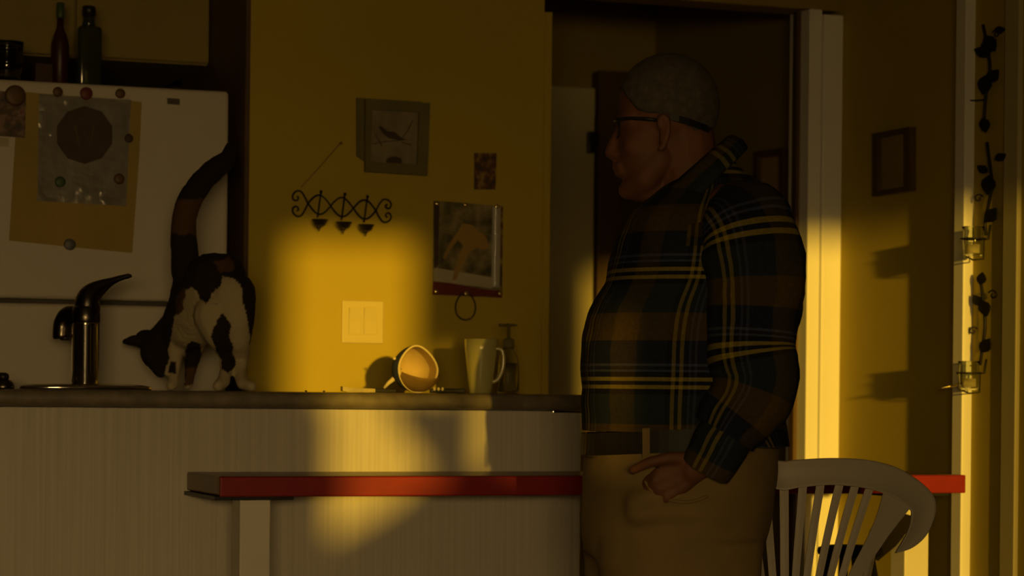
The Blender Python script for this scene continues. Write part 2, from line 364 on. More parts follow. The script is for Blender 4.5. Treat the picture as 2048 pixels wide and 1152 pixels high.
# things on the freezer door
def flat(name, px, Y, th, m_, label, cat, group=None):
    b = B(); slab(b, px, Y, th); c = sum((v.co for v in b.verts), Vector())/len(b.verts)
    o = put(name, b, m_, loc=c); return tag(o, label, cat, group)
YK = YF-.0012
flat('paper_bag', [(36, 183), (283, 204), (279, 300), (264, 506), (140, 494), (18, 481)], YK, .003, 'kraft', 'flat brown kraft paper bag pinned on the freezer door', 'paper bag')
pb = thing('plastic_bag', 'clear plastic bag with dark ten-sided label over the kraft paper', 'plastic bag', RY(165, 300, YK-.006))
# crinkled film
b = B(); n = 26; rows = []
for i in range(n+1):
    row = []
    for j in range(n+1):
        s, t = j/n, i/n; x = (78+(262-78)*s)*(1-t)+(74+(252-74)*s)*t; y = (188+12*s)*(1-t)+(402+10*s)*t
        p = RY(x, y, YK-.0062); amp = .0016+.0035*max(0, t-.72)/.28+.003*max(0, .14-s)/.14
        p.y += amp*(noise.noise(Vector((x*.05, y*.07, 1)))*1.0-.4); row.append(p)
    rows.append(row)
loft(b, rows, caps=False, closed=False)
r = bmesh.ops.solidify(b, geom=b.faces[:], thickness=.0006)
put('film', b, 'clearplastic', pb)
b = B(); slab(b, discpx(169, 270, 58, 58, 10, .31), YK-.0095, .0012); lb = put('label_disc', b, 'label', pb, label='dark ten-sided paper label')
b = B(); tube(b, [RY(x, y, YK-.0108) for x, y in ((150, 252), (158, 290), (169, 262), (180, 290), (188, 252))], .0014, 6); put('gold_emblem', b, 'labelgold', lb)
for (x, y, r, m_, lab, nm) in (
    (172, 187, 13, 'magred', 'red round magnet at top centre of the plastic bag', 'disc'),
    (115, 184, 10, 'magorange', 'small brown round magnet left of the red one', 'disc'),
    (240, 187, 10, 'magorange', 'small brown round magnet right of the red one', 'disc'),
    (257, 277, 9, 'label', 'tiny dark magnet on right side of the plastic bag', 'disc'),
    (120, 364, 11, 'maggreen', 'green magnet low on left of the plastic bag', 'disc'),
    (238, 358, 11, 'magorange', 'brown magnet low on right of the plastic bag', 'disc'),
    (139, 489, 12, 'maggrey', 'grey steel disc magnet at bottom of the kraft bag', 'disc'),
    (30, 191, 21, 'magorange', 'large orange-brown magnet over the photo collage', 'disc')):
    c = RY(x, y, YK-.0125); b = B(); rr = r/5000*6.2
    lathe(b, [(rr*.94, 0), (rr, .0015), (rr, .005), (rr*.8, .007), (rr*.3, .0078)], c, (0, -1, 0), 20)
    o = put('magnet', b, m_, smooth=True, loc=c); tag(o, lab, 'magnet', 'magnets on the freezer door')
flat('photo_collage', [(-30, 178), (52, 188), (50, 276), (-30, 270)], YK-.004, .0015, 'collage', 'dark photo collage card at the left of the freezer door', 'picture')
flat('paper_note', [(-30, 272), (18, 276), (17, 294), (-30, 290)], YK-.001, .001, 'paper', 'pale paper note peeking out under the photo collage', 'note')
# cabinet above the fridge
YC = 6.62
zc = RY(250, 120, YC).z
cb = thing('overhead_cabinet', 'tan overhead cabinet in shadow above the refrigerator', 'cabinet', ((xfl+xfr)/2, YC+.2, zc))
put('cabinet_body', box(B(), xfl-.2, XL-.002, YC+.02, 7.2, zc, 2.44), 'cabinet', cb)
xs_ = RY(151, 60, YC).x
for p, q in ((xfl-.2, xs_-.003), (xs_+.003, XL-.004)):
    put('door', box(B(), p, q, YC, YC+.019, zc+.004, 2.4, .003), 'cabinet', cb)
struct('wall_fridge_back', box(B(), xfl-.3, XL, 7.22, 7.3, 0, 2.45), 'dark')  # near-black colour carries the shade of the gap above the fridge
# ---- things standing on the fridge
def stand(x, d=.12): return RZ(x, 0, H+1e-6) and Vector((RY(x, 300, YF+d).x, YF+d, zt+.0005))
def hpx(x, y, d): return RY(x, y, YF+d).z
# tall red bottle
c = stand(118, .10); hh = hpx(118, 6, .10)-c.z
t = thing('sauce_bottle', 'tall dark red bottle with green cap on the refrigerator', 'bottle', c)
put('bottle_body', lathe(B(), [(.02, 0), (.023, .004), (.023, hh*.5), (.018, hh*.6), (.009, hh*.7), (.008, hh*.82)], c), 'redbottle', t, True)
put('cap', lathe(B(), [(.010, hh*.82), (.011, hh*.83), (.010, hh), (.006, hh+.002)], c), 'maggreen', t, True)
c = stand(175, .10); hh = hpx(175, 12, .10)-c.z
t = thing('square_bottle', 'dark green glass bottle with bright glint on the refrigerator', 'bottle', c)
put('bottle_body', box(B(), c.x-.031, c.x+.031, c.y-.025, c.y+.025, c.z, c.z+hh*.75, .011, 4), 'greenglass', t, True)
put('neck', lathe(B(), [(.02, hh*.74), (.016, hh*.8), (.015, hh*.88)], c), 'greenglass', t, True)
put('cap', lathe(B(), [(.017, hh*.88), (.017, hh*.99), (.014, hh)], c), 'black', t, True)
c = Vector((RY(87, 300, YF+.08).x, YF+.08, zt+.0005)); hh = hpx(87, 128, .08)-c.z
o = put('small_carton', box(B(), c.x-.026, c.x+.02, c.y-.015, c.y+.025, c.z, c.z+hh, .002), 'redbottle', loc=c); tag(o, 'low dark red carton left of the tall red bottle', 'carton')
c = Vector((RY(12, 300, YF+.08).x, YF+.08, zt+.0005)); hh = hpx(12, 84, .08)-c.z
b = B(); lathe(b, [(.034, 0), (.040, .006), (.043, hh*.5), (.040, hh*.8), (.043, hh), (.041, hh), (.038, hh*.8), (.04, hh*.5), (.037, .012), (.01, .009)], c)
o = put('glass_jar', b, 'jarglass', smooth=True, loc=c); tag(o, 'clear glass jar with bright glints at left end of the refrigerator top', 'jar')
# ================================================================== FAUCET
YQ = 5.86
c = RY(170, 768, YQ); c.z = CT
ft = thing('kitchen_faucet', 'single-lever chrome faucet standing behind the counter edge', 'faucet', c)
K = 1/850.
dc = RY(172, 770, YQ); b = B()
loft(b, [[Vector((dc.x+.157*k*math.cos(2*math.pi*q/64), YQ+.05*k*math.sin(2*math.pi*q/64), CT+h)) for q in range(64)] for k, h in ((1, .0004), (.992, .006), (.975, .0085), (.93, .0105), (.8, .013), (.5, .015), (.1, .0155))])
put('deck_plate', b, 'chrome', ft, True)
zz = lambda y: RY(170, y, YQ).z-CT
put('body', lathe(B(), [(.031, .006), (.032, .012), (.0325, zz(652)), (.0335, zz(648)), (.033, zz(645))], c, n=40), 'chrome', ft, True)
put('collar', lathe(B(), [(.0325, zz(645)), (.034, zz(642)), (.034, zz(632)), (.031, zz(616)), (.028, zz(612))], c, n=40), 'chromedark', ft, True)
# lever: lofted sweep from dome to raised tip
sec = [(174, 622, .031, .03), (176, 600, .029, .028), (186, 585, .024, .022), (205, 572, .016, .015), (225, 562, .009, .011), (245, 555, .0065, .010), (258, 552, .006, .010), (263, 554, .002, .004)]
P = crom([(x, y, 0) for x, y, a, bb in sec], 5); Rr = crom([(a, bb, 0) for x, y, a, bb in sec], 5); rings = []
for i, p in enumerate(P):
    q = RY(p.x, p.y, YQ); q2 = RY(P[min(i+1, len(P)-1)].x, P[min(i+1, len(P)-1)].y, YQ)-RY(P[max(i-1, 0)].x, P[max(i-1, 0)].y, YQ)
    tdir = q2.normalized(); nrm = Vector((-tdir.z, 0, tdir.x)); side = Vector((0, 1, 0))
    if i == 0: nrm = Vector((-1, 0, 0))
    rings.append([q+nrm*(Rr[i].x*math.cos(2*math.pi*k/20))+side*(Rr[i].y*math.sin(2*math.pi*k/20)) for k in range(20)])
b = B(); loft(b, rings); put('lever', b, 'chromedark', ft, True)
# stubby spout, pointing away and left then down
b = B(); sp = [RY(165, 640, YQ), RY(147, 630, YQ+.02), RY(133, 632, YQ+.035), RY(125, 648, YQ+.045), RY(123, 668, YQ+.045), RY(124, 676, YQ+.045)]
tube(b, crom(sp, 5), [.022]*6+[.021+.0*i for i in range(8)]+[.0215]*9+[.02, .019, .017], 20); sp_o = put('spout', b, 'chromedark', ft, True)
c2 = RY(130, 680, YQ+.045)
put('spray_nozzle', lathe(B(), [(.011, 0), (.012, .004), (.012, .012)], c2, n=20), 'black', ft, True)
# stopper
c = RY(6, 766, YQ); c.z = CT+.0002
t = thing('sink_stopper', 'dark rounded stopper at the left end of the counter', 'stopper', c)
put('base', lathe(B(), [(.026, 0), (.027, .004), (.024, .014), (.018, .02), (.01, .023)], c), 'chromedark', t, True)
put('knob', lathe(B(), [(.011, .02), (.014, .026), (.013, .034), (.007, .038)], c), 'black', t, True)
# ================================================================== THINGS ON THE COUNTER
YM = 5.80
# mug
p0, p1 = RY(922, 690, YM), RY(1000, 690, YM); c = RY(961, 787, YM); c.z = CT+.0004; rt = .042; hm = RY(961, 678, YM).z-CT
mg = thing('mug', 'tall white ceramic mug between the cap and soap bottle', 'mug', c)
put('mug_body', lathe(B(), [(.026, 0), (.0275, .002), (.030, .02), (.0355, hm*.5), (.040, hm*.8), (.0415, hm-.001), (.040, hm), (.0385, hm-.002), (.036, hm*.75), (.031, hm*.4), (.024, .008)], c, n=48), 'ceramic', mg, True)
hp = [RD(x, y, (c-CAM).dot(F)-.01) for x, y in ((990, 697), (1003, 700), (1007, 718), (1004, 742), (994, 760), (984, 764))]
put('handle', tube(B(), crom(hp, 5), .0052, 10), 'ceramic', mg, True)
# soap dispenser
YS = 5.93; c = RY(1016, 787, YS); c.z = CT+.0004; hz = lambda y: RY(1016, y, YS).z-CT
sd = thing('soap_dispenser', 'clear glass soap dispenser with pump, right of the mug', 'soap dispenser', c)
put('bottle_body', lathe(B(), [(.024, 0), (.0275, .003), (.028, .01), (.0275, hz(730)), (.024, hz(715)), (.014, hz(702)), (.012, hz(695)), (.0105, hz(695)), (.012, hz(703)), (.022, hz(716)), (.0255, hz(731)), (.026, .01), (.02, .006)], c, n=36), 'glass', sd, True)
put('liquid_soap', lathe(B(), [(.02, .0065), (.0252, .011), (.0248, hz(728)), (.0235, hz(727))], c, n=36), 'soap', sd, True)
put('pump_collar', lathe(B(), [(.0135, hz(696)), (.015, hz(695)), (.015, hz(680)), (.008, hz(677)), (.005, hz(676))], c), 'grey', sd, True)
b = B(); lathe(b, [(.0045, hz(678)), (.0045, hz(652)), (.008, hz(651)), (.008, hz(648)), (.003, hz(647))], c)
tube(b, [RY(1014, 651, YS), RY(1026, 650, YS), RY(1034, 651, YS)], [.0045, .0035, .0025], 10); tube(b, [RY(1014, 651, YS), RY(998, 650, YS)], .0042, 10)
put('pump_head', b, 'grey', sd, True)
# ball cap standing on its side
YH = 5.80; dH = (RY(826, 740, YH)-CAM).dot(F)
c = RD(826, 738, dH); S = dH/FPX
cp = thing('ball_cap', 'navy ball cap with cream lining propped on its side on the counter', 'cap', (c.x, c.y, CT))
ax = (R0*.62-F*.785).normalized()             # opening direction, toward camera right
v2 = UP; v3 = ax.cross(UP).normalized()
def capshell(scale, t0, t1, n=40, m_=16, off=0.):
    rings = []
    for i in range(m_+1):
        th = t0+(t1-t0)*i/m_
        rings.append([c+ax*(-.075*scale*math.cos(th)+.022+off)+v2*(.058*scale*math.sin(th)*math.cos(2*math.pi*k/n))+v3*(.06*scale*math.sin(th)*math.sin(2*math.pi*k/n)*(1-.25*max(0, math.cos(2*math.pi*k/n))**1.5)+.006*math.sin(th)*max(0, math.cos(2*math.pi*k/n))) for k in range(n)])
    return rings
b = B(); loft(b, capshell(1, .03, math.pi*.5), caps=False); put('crown', b, 'navy', cp, True)
b = B(); loft(b, capshell(.95, .03, math.pi*.5), caps=False); put('lining', b, 'cream', cp, True)
b = B(); rr = capshell(.975, math.pi*.5, math.pi*.5+.01, m_=1)[0]; tube(b, rr, .0026, 8, closed=True); put('rim_piping', b, 'creamedge', cp, True)
b = B(); ri = capshell(.94, math.pi*.5, math.pi*.5, m_=1, off=.0)[0]; ro = [p-ax*.024+(c-p).normalized()*.004 for p in ri]
loft(b, [ri, ro], caps=False); put('sweatband', b, 'tan', cp, True)
b = B(); rings = []                          # brim: curved visor on the counter side, running toward the camera
for i in range(9):
    s = i/8; row = []
    for j in range(21):
        a = math.radians(-72+144*j/20)
        base = c+ax*.022-v2*(.0575*math.cos(a))+v3*(.0595*math.sin(a))
        ext = .05*s*math.cos(a*1.1)
        q = base+ax*ext+UP*(.034*s*s*math.cos(a)); q.z = max(q.z, CT+.0032); row.append(q)
    rings.append(row)
loft(b, rings, caps=False, closed=False); bmesh.ops.solidify(b, geom=b.faces[:], thickness=.0025)
put('brim', b, 'tan', cp, True)
e = c+ax*(-.075*math.cos(1.0)+.022)+v2*(.058*math.sin(1.0)*.25)-v3*(.06*math.sin(1.0)*.97)
b = B()
bc = RD(789, 717, dH-.046); lathe(b, [(.0032, 0), (.0036, .001), (.001, .0015)], bc, -F, 14); put('badge', b, 'creamedge', cp, True, label='small pale round badge')
b = B(); tl = [RD(x, y, dH-.01) for x, y in ((788, 757), (777, 766), (768, 776))]; tube(b, tl, [.006, .005, .003], 8); put('back_strap', b, 'creamedge', cp, True)
# knives
def knife(y0, pts, label, m1, m2, riv=False, nm='table_knife'):
    c = RY(sum(p[0] for p in pts)/len(pts), 780, y0); c.z = CT
    t = thing(nm, label, 'knife', c)
    return t
kf = thing('table_knife', 'pale handled knife lying left of the ball cap', 'knife', (RY(735, 780, 5.72).x, 5.72, CT))
b = B(); a_, e_ = RY(683, 778, 5.72).x, RY(748, 778, 5.72).x
prism(b, [Vector((a_, 5.71, CT+.0035)), Vector((a_, 5.71, CT+.0145)), Vector((a_+.02, 5.71, CT+.011)), Vector((e_, 5.71, CT+.0095)), Vector((e_, 5.71, CT+.001)), Vector((a_+.012, 5.71, CT+.001))], Vector((0, .018, 0)))
put('handle', b, 'knifepale', kf)
x2 = RY(790, 778, 5.72).x
put('blade', box(B(), e_, x2, 5.712, 5.726, CT+.001, CT+.0095, .001), 'black', kf)
kg = thing('bead_bracelet_knife', 'dark flat utensil with three bright studs beside the mug', 'utensil', (RY(900, 780, 5.83).x, 5.83, CT)); kg.name = 'studded_utensil'; ROOT[kg.name] = ROOT.get('bead_bracelet_knife', kg.location.copy())
a_, e_ = RY(862, 778, 5.83).x, RY(930, 778, 5.83).x
put('handle', box(B(), a_, e_, 5.825, 5.845, CT+.001, CT+.0125, .003), 'black', kg)
for x in (869, 877, 885):
    q = RY(x, 778, 5.823); put('stud', ell(B(), q, .0035, .0025, .0045, u=12, v=8), 'creamedge', kg, True)
for x in (612, 648):
    q = RY(x, 781, 5.68); q.z = CT+.0022; o = put('crumb', ell(B(), q, .003, .003, .0022, u=10, v=6), 'label', smooth=True, loc=q)
    tag(o, 'tiny dark crumb on the counter, %s of the pair under the sunlit wall' % ('left' if x < 630 else 'right'), 'crumb', 'crumbs on the counter')
# ================================================================== THINGS ON THE YELLOW WALL
# double rocker switch
sw = thing('light_switch', 'double rocker light switch plate in the sunlit patch', 'light switch', RY(724, 643, YB))
p, q = RY(683, 600, YB), RY(766, 688, YB)
put('cover_plate', box(B(), p.x, q.x, YB-.006, YB-.0003, q.z, p.z, .0035, 3), 'plate', sw)
for xa, xb in ((697, 720), (727, 751)):
    p1, q1 = RY(xa, 616, YB), RY(xb, 669, YB)
    put('rocker_frame', box(B(), p1.x-.001, q1.x+.001, YB-.0068, YB-.005, q1.z-.001, p1.z+.001), 'knifepale', sw)
    b = B(); prism(b, [Vector((p1.x, YB-.006, q1.z)), Vector((p1.x, YB-.0085, q1.z)), Vector((p1.x, YB-.0075, (p1.z+q1.z)/2)), Vector((p1.x, YB-.011, p1.z)), Vector((p1.x, YB-.006, p1.z))], Vector((q1.x-p1.x, 0, 0)))
    put('rocker', b, 'plate', sw)
    for yy in (607, 680):
        put('screw', lathe(B(), [(.0022, 0), (.0022, .0008), (.001, .001)], RY((xa+xb)/2, yy, YB-.006), (0, -1, 0), 12), 'plate', sw)
# bird picture: box frame with offset back board
bp = thing('bird_picture', 'square olive frame with a bird print, tilted on the wall', 'picture', RY(785, 275, YB))
b = B(); slab(b, [(712, 196), (840, 204), (838, 330), (732, 326), (712, 312)], YB-.0004, .010); put('back_board', b, 'grey', bp)
def framering(outer, inner, Y, th):
    b = B(); o = [RY(*p, Y) for p in outer]; i = [RY(*p, Y) for p in inner]; n = len(o); v = Vector((0, -th, 0))
    O = [b.verts.new(p) for p in o]; I = [b.verts.new(p) for p in i]; O2 = [b.verts.new(p+v) for p in o]; I2 = [b.verts.new(p+v) for p in i]
    for k in range(n):
        l = (k+1) % n
        b.faces.new([O[k], O[l], I[l], I[k]]); b.faces.new([O2[k], O2[l], I2[l], I2[k]]); b.faces.new([O[k], O[l], O2[l], O2[k]]); b.faces.new([I[k], I[l], I2[l], I2[k]])
    return b
put('frame', framering([(728, 200), (857, 207), (852, 352), (728, 344)], [(742, 220), (836, 225), (832, 330), (738, 324)], YB-.0106, .014), 'grey', bp)
pr = B(); slab(pr, [(741, 219), (837, 224), (833, 331), (737, 325)], YB-.0108, .002); pr = put('print', pr, 'mist', bp)
b = B(); prism(b, [RY(x, y, YB-.0129) for x, y in ((756, 254), (762, 252), (775, 262), (790, 264), (803, 276), (815, 280), (800, 281), (788, 279), (776, 276), (765, 266), (760, 259))], Vector((0, -.0006, 0))); put('bird', b, 'label', pr)
b = B()
for seg in (((745, 288), (770, 283), (800, 281)), ((800, 281), (815, 262), (826, 240)), ((750, 268), (758, 282), (764, 292)), ((803, 284), (822, 290))):
    tube(b, [RY(x, y, YB-.0132) for x, y in seg], .0012, 6)
put('branch', b, 'label', pr)
b = B(); prism(b, [RY(x, y, YB-.0129) for x, y in discpx(788, 322, 16, 9)[12:]+[(804, 327), (772, 326)]], Vector((0, -.0006, 0))); put('rock', b, 'label', pr)
# snapshot and poster
flat('snapshot', [(948, 306), (993, 306), (991, 379), (948, 379)], YB-.0004, .0012, 'snap', 'small dark snapshot taped above the woodland poster', 'photograph')
po = thing('woodland_poster', 'rumpled woodland deer poster pinned by six metal tacks', 'poster', RY(935, 500, YB))
def pquad(pts, Y, th, nm, m_, par, lab=None):
    b = B(); prism(b, [RY(x, y, Y) for x, y in pts], Vector((0, -th, 0))); return put(nm, b, m_, par, label=lab)
sh = pquad([(867, 401), (1006, 412), (1004, 596), (865, 590)], YB-.0005, .0015, 'sheet', 'woods', po)
pquad([(866, 563), (900, 566), (962, 578), (1003, 582), (1004, 595), (865, 589)], YB-.0021, .0006, 'red_strip', 'magred', sh, 'dark red band along the bottom')
pquad([(867, 404), (879, 405), (876, 530), (868, 540)], YB-.0021, .0006, 'dark_trunk', 'label', sh)
pquad([(989, 412), (1006, 413), (1003, 580), (990, 560)], YB-.0021, .0006, 'dark_trunk', 'snap', sh)
pquad([(868, 535), (985, 555), (985, 577), (868, 562)], YB-.0021, .0006, 'pale_ground', 'paper', sh)
pquad([(930, 447), (944, 450), (956, 462), (972, 474), (978, 495), (968, 500), (955, 495), (938, 505), (925, 530), (912, 560), (904, 560), (915, 520), (926, 490), (916, 480), (900, 500), (890, 520), (886, 515), (900, 485), (915, 465), (924, 448)], YB-.0028, .0006, 'deer_shape', 'tan', sh)
b = B(); rows = []
for i in range(13):
    x = 985+17*i/12; rows.append([RY(x-(j/8)*2, 414+j/8*160, YB-.002-.006*math.sin(math.pi*i/12)) for j in range(9)])
loft(b, rows, caps=False, closed=False); put('curled_edge', b, 'clearplastic', sh, True)
for x, y in ((874, 407), (930, 410), (994, 413), (872, 583), (932, 587), (1000, 587)):
    put('tack', lathe(B(), [(.003, 0), (.0068, .0015), (.006, .005), (.003, .0065)], RY(x, y, YB-.003), (0, -1, 0), 16), 'brass', po, True)
b = B(); tube(b, [RY(931+20*math.sin(a)*(1-.1*math.cos(a)), 613-27*math.cos(a), YB-.006) for a in [2*math.pi*i/28 for i in range(28)]], .0022, 8, closed=True)
o = put('cord_loop', b, 'cord', smooth=True, loc=RY(931, 590, YB-.006)); tag(o, 'dark cord loop hanging below the woodland poster', 'cord')
# wrought iron three candle holder
ws = thing('candle_holder', 'black wrought-iron holder with three candle cups and scroll ends', 'candle holder', RY(685, 415, YB))
YI = YB-.014
def wave(sign):
    P = []
    for i in range(0, 73):
        s = i/72; x = 616+(752-616)*s; y = 407+.105*(x-616)+sign*19*math.sin(math.pi*(x-616)/45.3)
        P.append((x, y))
    return P
def scroll(cx, cy, r, a0, a1, sx=1):
    return [(cx+sx*r*(1-.72*i/20)*math.cos(a0+(a1-a0)*i/20), cy+r*(1-.72*i/20)*math.sin(a0+(a1-a0)*i/20)) for i in range(21)]
b = B()
for sg in (1, -1):
    w_ = wave(sg)
    left = crom([(x, y, 0) for x, y in ([(616, 407), (606, 407+14*(-sg)*1.1), (596, 407+26*-sg), (588, 405+20*-sg)] if True else [])], 5)
    tube(b, [RY(x, y, YI) for x, y in w_], .0023, 8)
    y0 = 407; e = -sg
    L_ = [(616, y0), (610, y0+12*e), (603, y0+23*e), (594, y0+25*e), (586, y0+18*e), (586, y0+9*e), (593, y0+6*e), (597, y0+11*e), (594, y0+15*e)]
    tube(b, [RY(p.x, p.y, YI) for p in crom([(x, y, 0) for x, y in L_], 5)], .0023, 8)
    y0 = 421.5; e = sg if False else (-1 if sg > 0 else 1)
    R_ = [(752, y0), (758, y0+12*e), (766, y0+22*e), (775, y0+22*e), (782, y0+15*e), (780, y0+6*e), (774, y0+5*e), (771, y0+10*e), (775, y0+13*e)]
    tube(b, [RY(p.x, p.y, YI) for p in crom([(x, y, 0) for x, y in R_], 5)], .0023, 8)
put('scroll_frame', b, 'iron', ws, True)
for xt, yt in ((641, 383), (689, 388), (734, 393)):
    b = B(); tube(b, [RY(xt+1, yt, YI-.003), RY(xt-6, yt+52, YI-.003)], .0022, 8); ell(b, RY(xt+1, yt, YI-.003), .0042, .0042, .004, u=10, v=8)
    st = put('stem', b, 'iron', ws, True)
    cc = RY(xt-1, yt+57, YI-.03)
    put('cup', lathe(B(), [(.006, -.017), (.014, -.013), (.018, -.004), (.021, .0), (.0215, .0015), (.019, .001), (.014, -.006), (.004, -.010)], cc, n=24), 'iron', st, True)
    b = B(); tube(b, [RY(x, y, YI-.012) for x, y in ((xt-10, yt+60), (xt-7, yt+70), (xt-3, yt+79), (xt, yt+70), (xt+3, yt+61))], .0017, 6); put('drop_hook', b, 'iron', st, True)
b = B(); tube(b, [RY(602, 375, YI), RY(640, 333, YB-.004), RY(679, 288, YB-.003)], .0011, 6); put('hanging_wire', b, 'string', ws, True)
b = B(); lathe(b, [(.002, 0), (.002, .008), (.004, .009), (.004, .010)], RY(680, 287, YB), (0, -1, 0), 10); o = put('nail', b, 'string', loc=RY(680, 287, YB)); tag(o, 'small nail above the iron candle holder', 'nail')
# ================================================================== PICTURES ON SIDE WALLS
def sideframe(px, X, label, m_in):
    P = [RX(x, y, X) for x, y in px]; c = sum(P, Vector())/4
    t = thing('picture_frame', label, 'picture', c); th = Vector((-.02, 0, 0)); b = B(); ins = [c.lerp(p, .68) for p in P]
    ins = [Vector((p.x, c.y+(p.y-c.y)*.72, c.z+(p.z-c.z)*.84)) for p in P]
    O = [b.verts.new(p) for p in P]; I = [b.verts.new(p) for p in ins]; O2 = [b.verts.new(p+th) for p in P]; I2 = [b.verts.new(p+th) for p in ins]
    for k in range(4):
        l = (k+1) % 4
        for q in ([O[k], O[l], I[l], I[k]], [O2[k], O2[l], I2[l], I2[k]], [O[k], O[l], O2[l], O2[k]], [I[k], I[l], I2[l], I2[k]]): b.faces.new(q)
    put('frame', b, 'brown', t)
    b = B(); prism(b, ins, Vector((-.006, 0, 0))); put('print', b, m_in, t)
sideframe([(1757, 268), (1832, 254), (1832, 382), (1757, 394)], XS-.0004, 'narrow brown framed picture on the right wall beside the doorway', 'cabinet')
sideframe([(1518, 304), (1578, 296), (1578, 470), (1518, 474)], XS+.0196, 'dark framed picture on hallway wall behind the man', 'tan')
# ================================================================== IRON VINE SCONCE on the right wall
vn = thing('vine_sconce', 'black iron vine sconce holding two glass candle cups', 'candle holder', RX(1975, 450, Xw))
XV = Xw-.012
def vp(L): return [RX(x, y, XV) for x, y in L]
def leaf(x, y, L, ang, w_=.35):
    a = math.radians(ang); dx, dy = math.cos(a), math.sin(a); pts = []
    for s, ww in ((0, 0), (.25, .8), (.5, 1), (.75, .65), (1, 0), (.75, -.65), (.5, -1), (.25, -.8)):
        pts.append(RX(x+dx*L*s-dy*L*w_*ww, y+dy*L*s+dx*L*w_*ww, XV))
    bm = B(); prism(bm, pts, Vector((-.004, 0, 0))); return bm
for st_ in ([(1966, 50), (1974, 90), (1980, 140), (1972, 190), (1968, 240), (1966, 262)], [(1974, 285), (1980, 330), (1984, 370), (1977, 410), (1970, 445), (1972, 470)], [(1960, 552), (1966, 600), (1970, 650), (1964, 700), (1960, 730)]):
    put('stem', tube(B(), [RX(p.x, p.y, XV) for p in crom([(x, y, 0) for x, y in st_], 5)], .0042, 8), 'iron', vn, True)
for x, y, L, a in ((1972, 70, 38, 60), (1982, 78, 36, 110), (1982, 110, 34, 200), (1990, 62, 22, -10), (1974, 150, 40, 100), (1976, 165, 34, -50), (1968, 235, 30, 80), (1980, 350, 40, 95), (1976, 345, 24, 215), (1992, 320, 24, -30), (1974, 445, 36, -55), (1966, 600, 34, 75), (1962, 612, 26, 240), (1964, 706, 34, -60), (1962, 570, 26, -80)):
    put('leaf', leaf(x, y, L, a), 'iron', vn)
def curl(cx, cy, r, s=1): return [RX(cx+s*r*(1-.75*i/24)*math.cos(.5+i/24*6.5), cy-r*(1-.75*i/24)*math.sin(.5+i/24*6.5), XV) for i in range(25)]
for cx, cy, r, s in ((1957, 397, 9, 1), (1986, 590, 10, -1), (1946, 662, 9, 1), (1992, 68, 8, -1)):
    put('curl', tube(B(), curl(cx, cy, r, s), .002, 6), 'iron', vn, True)
put('curl', tube(B(), vp([(1969, 200), (1950, 201), (1928, 201)]), .0022, 6), 'iron', vn, True)
for i, (x, y, yt) in enumerate(((1946, 515, 455), (1938, 782, 724))):
    # arm and ring hold the glass cup, standing out from the wall toward the room
    Xg = Xw-.055; c = RX(x, y, Xg); h = RX(x, yt, Xg).z-c.z
    b = B(); ringp = [c+Vector((.031*math.cos(a), .031*math.sin(a), h*.62)) for a in [2*math.pi*k/24 for k in range(24)]]; tube(b, ringp, .0022, 6, closed=True)
    tube(b, [c+Vector((.031, 0, h*.62)), Vector((XV, c.y, c.z+h*.62)), Vector((XV, c.y-.01, c.z+h*1.1))], .003, 6)
    tube(b, [c+Vector((.031, 0, h*.6)), c+Vector((.03, 0, -.003)), c+Vector((0, 0, -.006)), c+Vector((-.02, 0, .002))], .0022, 6)
    put('ring_arm', b, 'iron', vn, True)
    b = B(); cz = c+Vector((0, 0, .002))
    lathe(b, [(.018, 0), (.024, .004), (.026, h*.5), (.024, h*.85), (.029, h), (.0275, h), (.0225, h*.85), (.024, h*.5), (.022, .007), (.005, .005)], cz, n=28)
    g = put('candle_glass', b, 'glass', smooth=True, loc=cz); tag(g, ('upper' if i == 0 else 'lower')+' clear glass candle cup in the iron vine sconce', 'candle cup', 'glass cups of the vine sconce')
for i, (x, y, yt) in enumerate(((1946, 515, 455), (1938, 782, 724))):  # tealights added to give the glass cups a bright glint
    c = RX(x, y, Xw-.055)+Vector((0, 0, .0095)); hh = .022
    t = thing('glint_tealight', 'pale tealight added for the glint inside the %s glass cup' % ('upper' if i == 0 else 'lower'), 'candle', c, 'candles in the vine sconce')
    put('wax', lathe(B(), [(.0165, 0), (.0175, .002), (.0175, hh), (.015, hh-.002), (.003, hh-.003)], c, n=24), 'creamedge', t, True)
    put('wick', lathe(B(), [(.001, hh-.004), (.001, hh+.007)], c, n=6), 'black', t)
b = B(); ell(b, RX(1897, 773, Xw-.07), .004, .026, .006, axes=(Vector((0, 0, 1)), (R0*.98+UP*.2).normalized(), F), u=20, v=10)
lo = put('leaf_tray', b, 'brass', vn, True)
put('leaf_tray_arm', tube(B(), [RX(1918, 768, Xw-.065), RX(1936, 765, Xw-.05)], .003, 6), 'iron', vn, True)
# ================================================================== STOOL (dark seat seen through the chair slats)
c = RD(1700, 1102, 6.12)
sc_ = thing('stool', 'dark round-seated stool seen through the chair slats', 'stool', (c.x, c.y, 0))
b = B(); rings = []
lathe(b, [(.07, -.012), (.078, -.008), (.08, 0), (.078, .008), (.06, .013)], c, n=36); put('seat', b, 'darkcloth', sc_, True)
b = B(); prism(b, [RD(x, y, 6.1) for x, y in ((1738, 1112), (1742, 1085), (1760, 1060), (1785, 1045), (1812, 1028), (1826, 1032), (1818, 1060), (1792, 1092), (1756, 1122))], F*.02); put('backrest', b, 'darkcloth', sc_)
for k in range(4):
    a = math.radians(45+90*k); d_ = Vector((math.cos(a), math.sin(a), 0)); put('leg', tube(B(), [c+d_*.05+Vector((0, 0, -.01)), Vector((c.x, c.y, 0))+d_*.15], .012, 8), 'black', sc_, True)
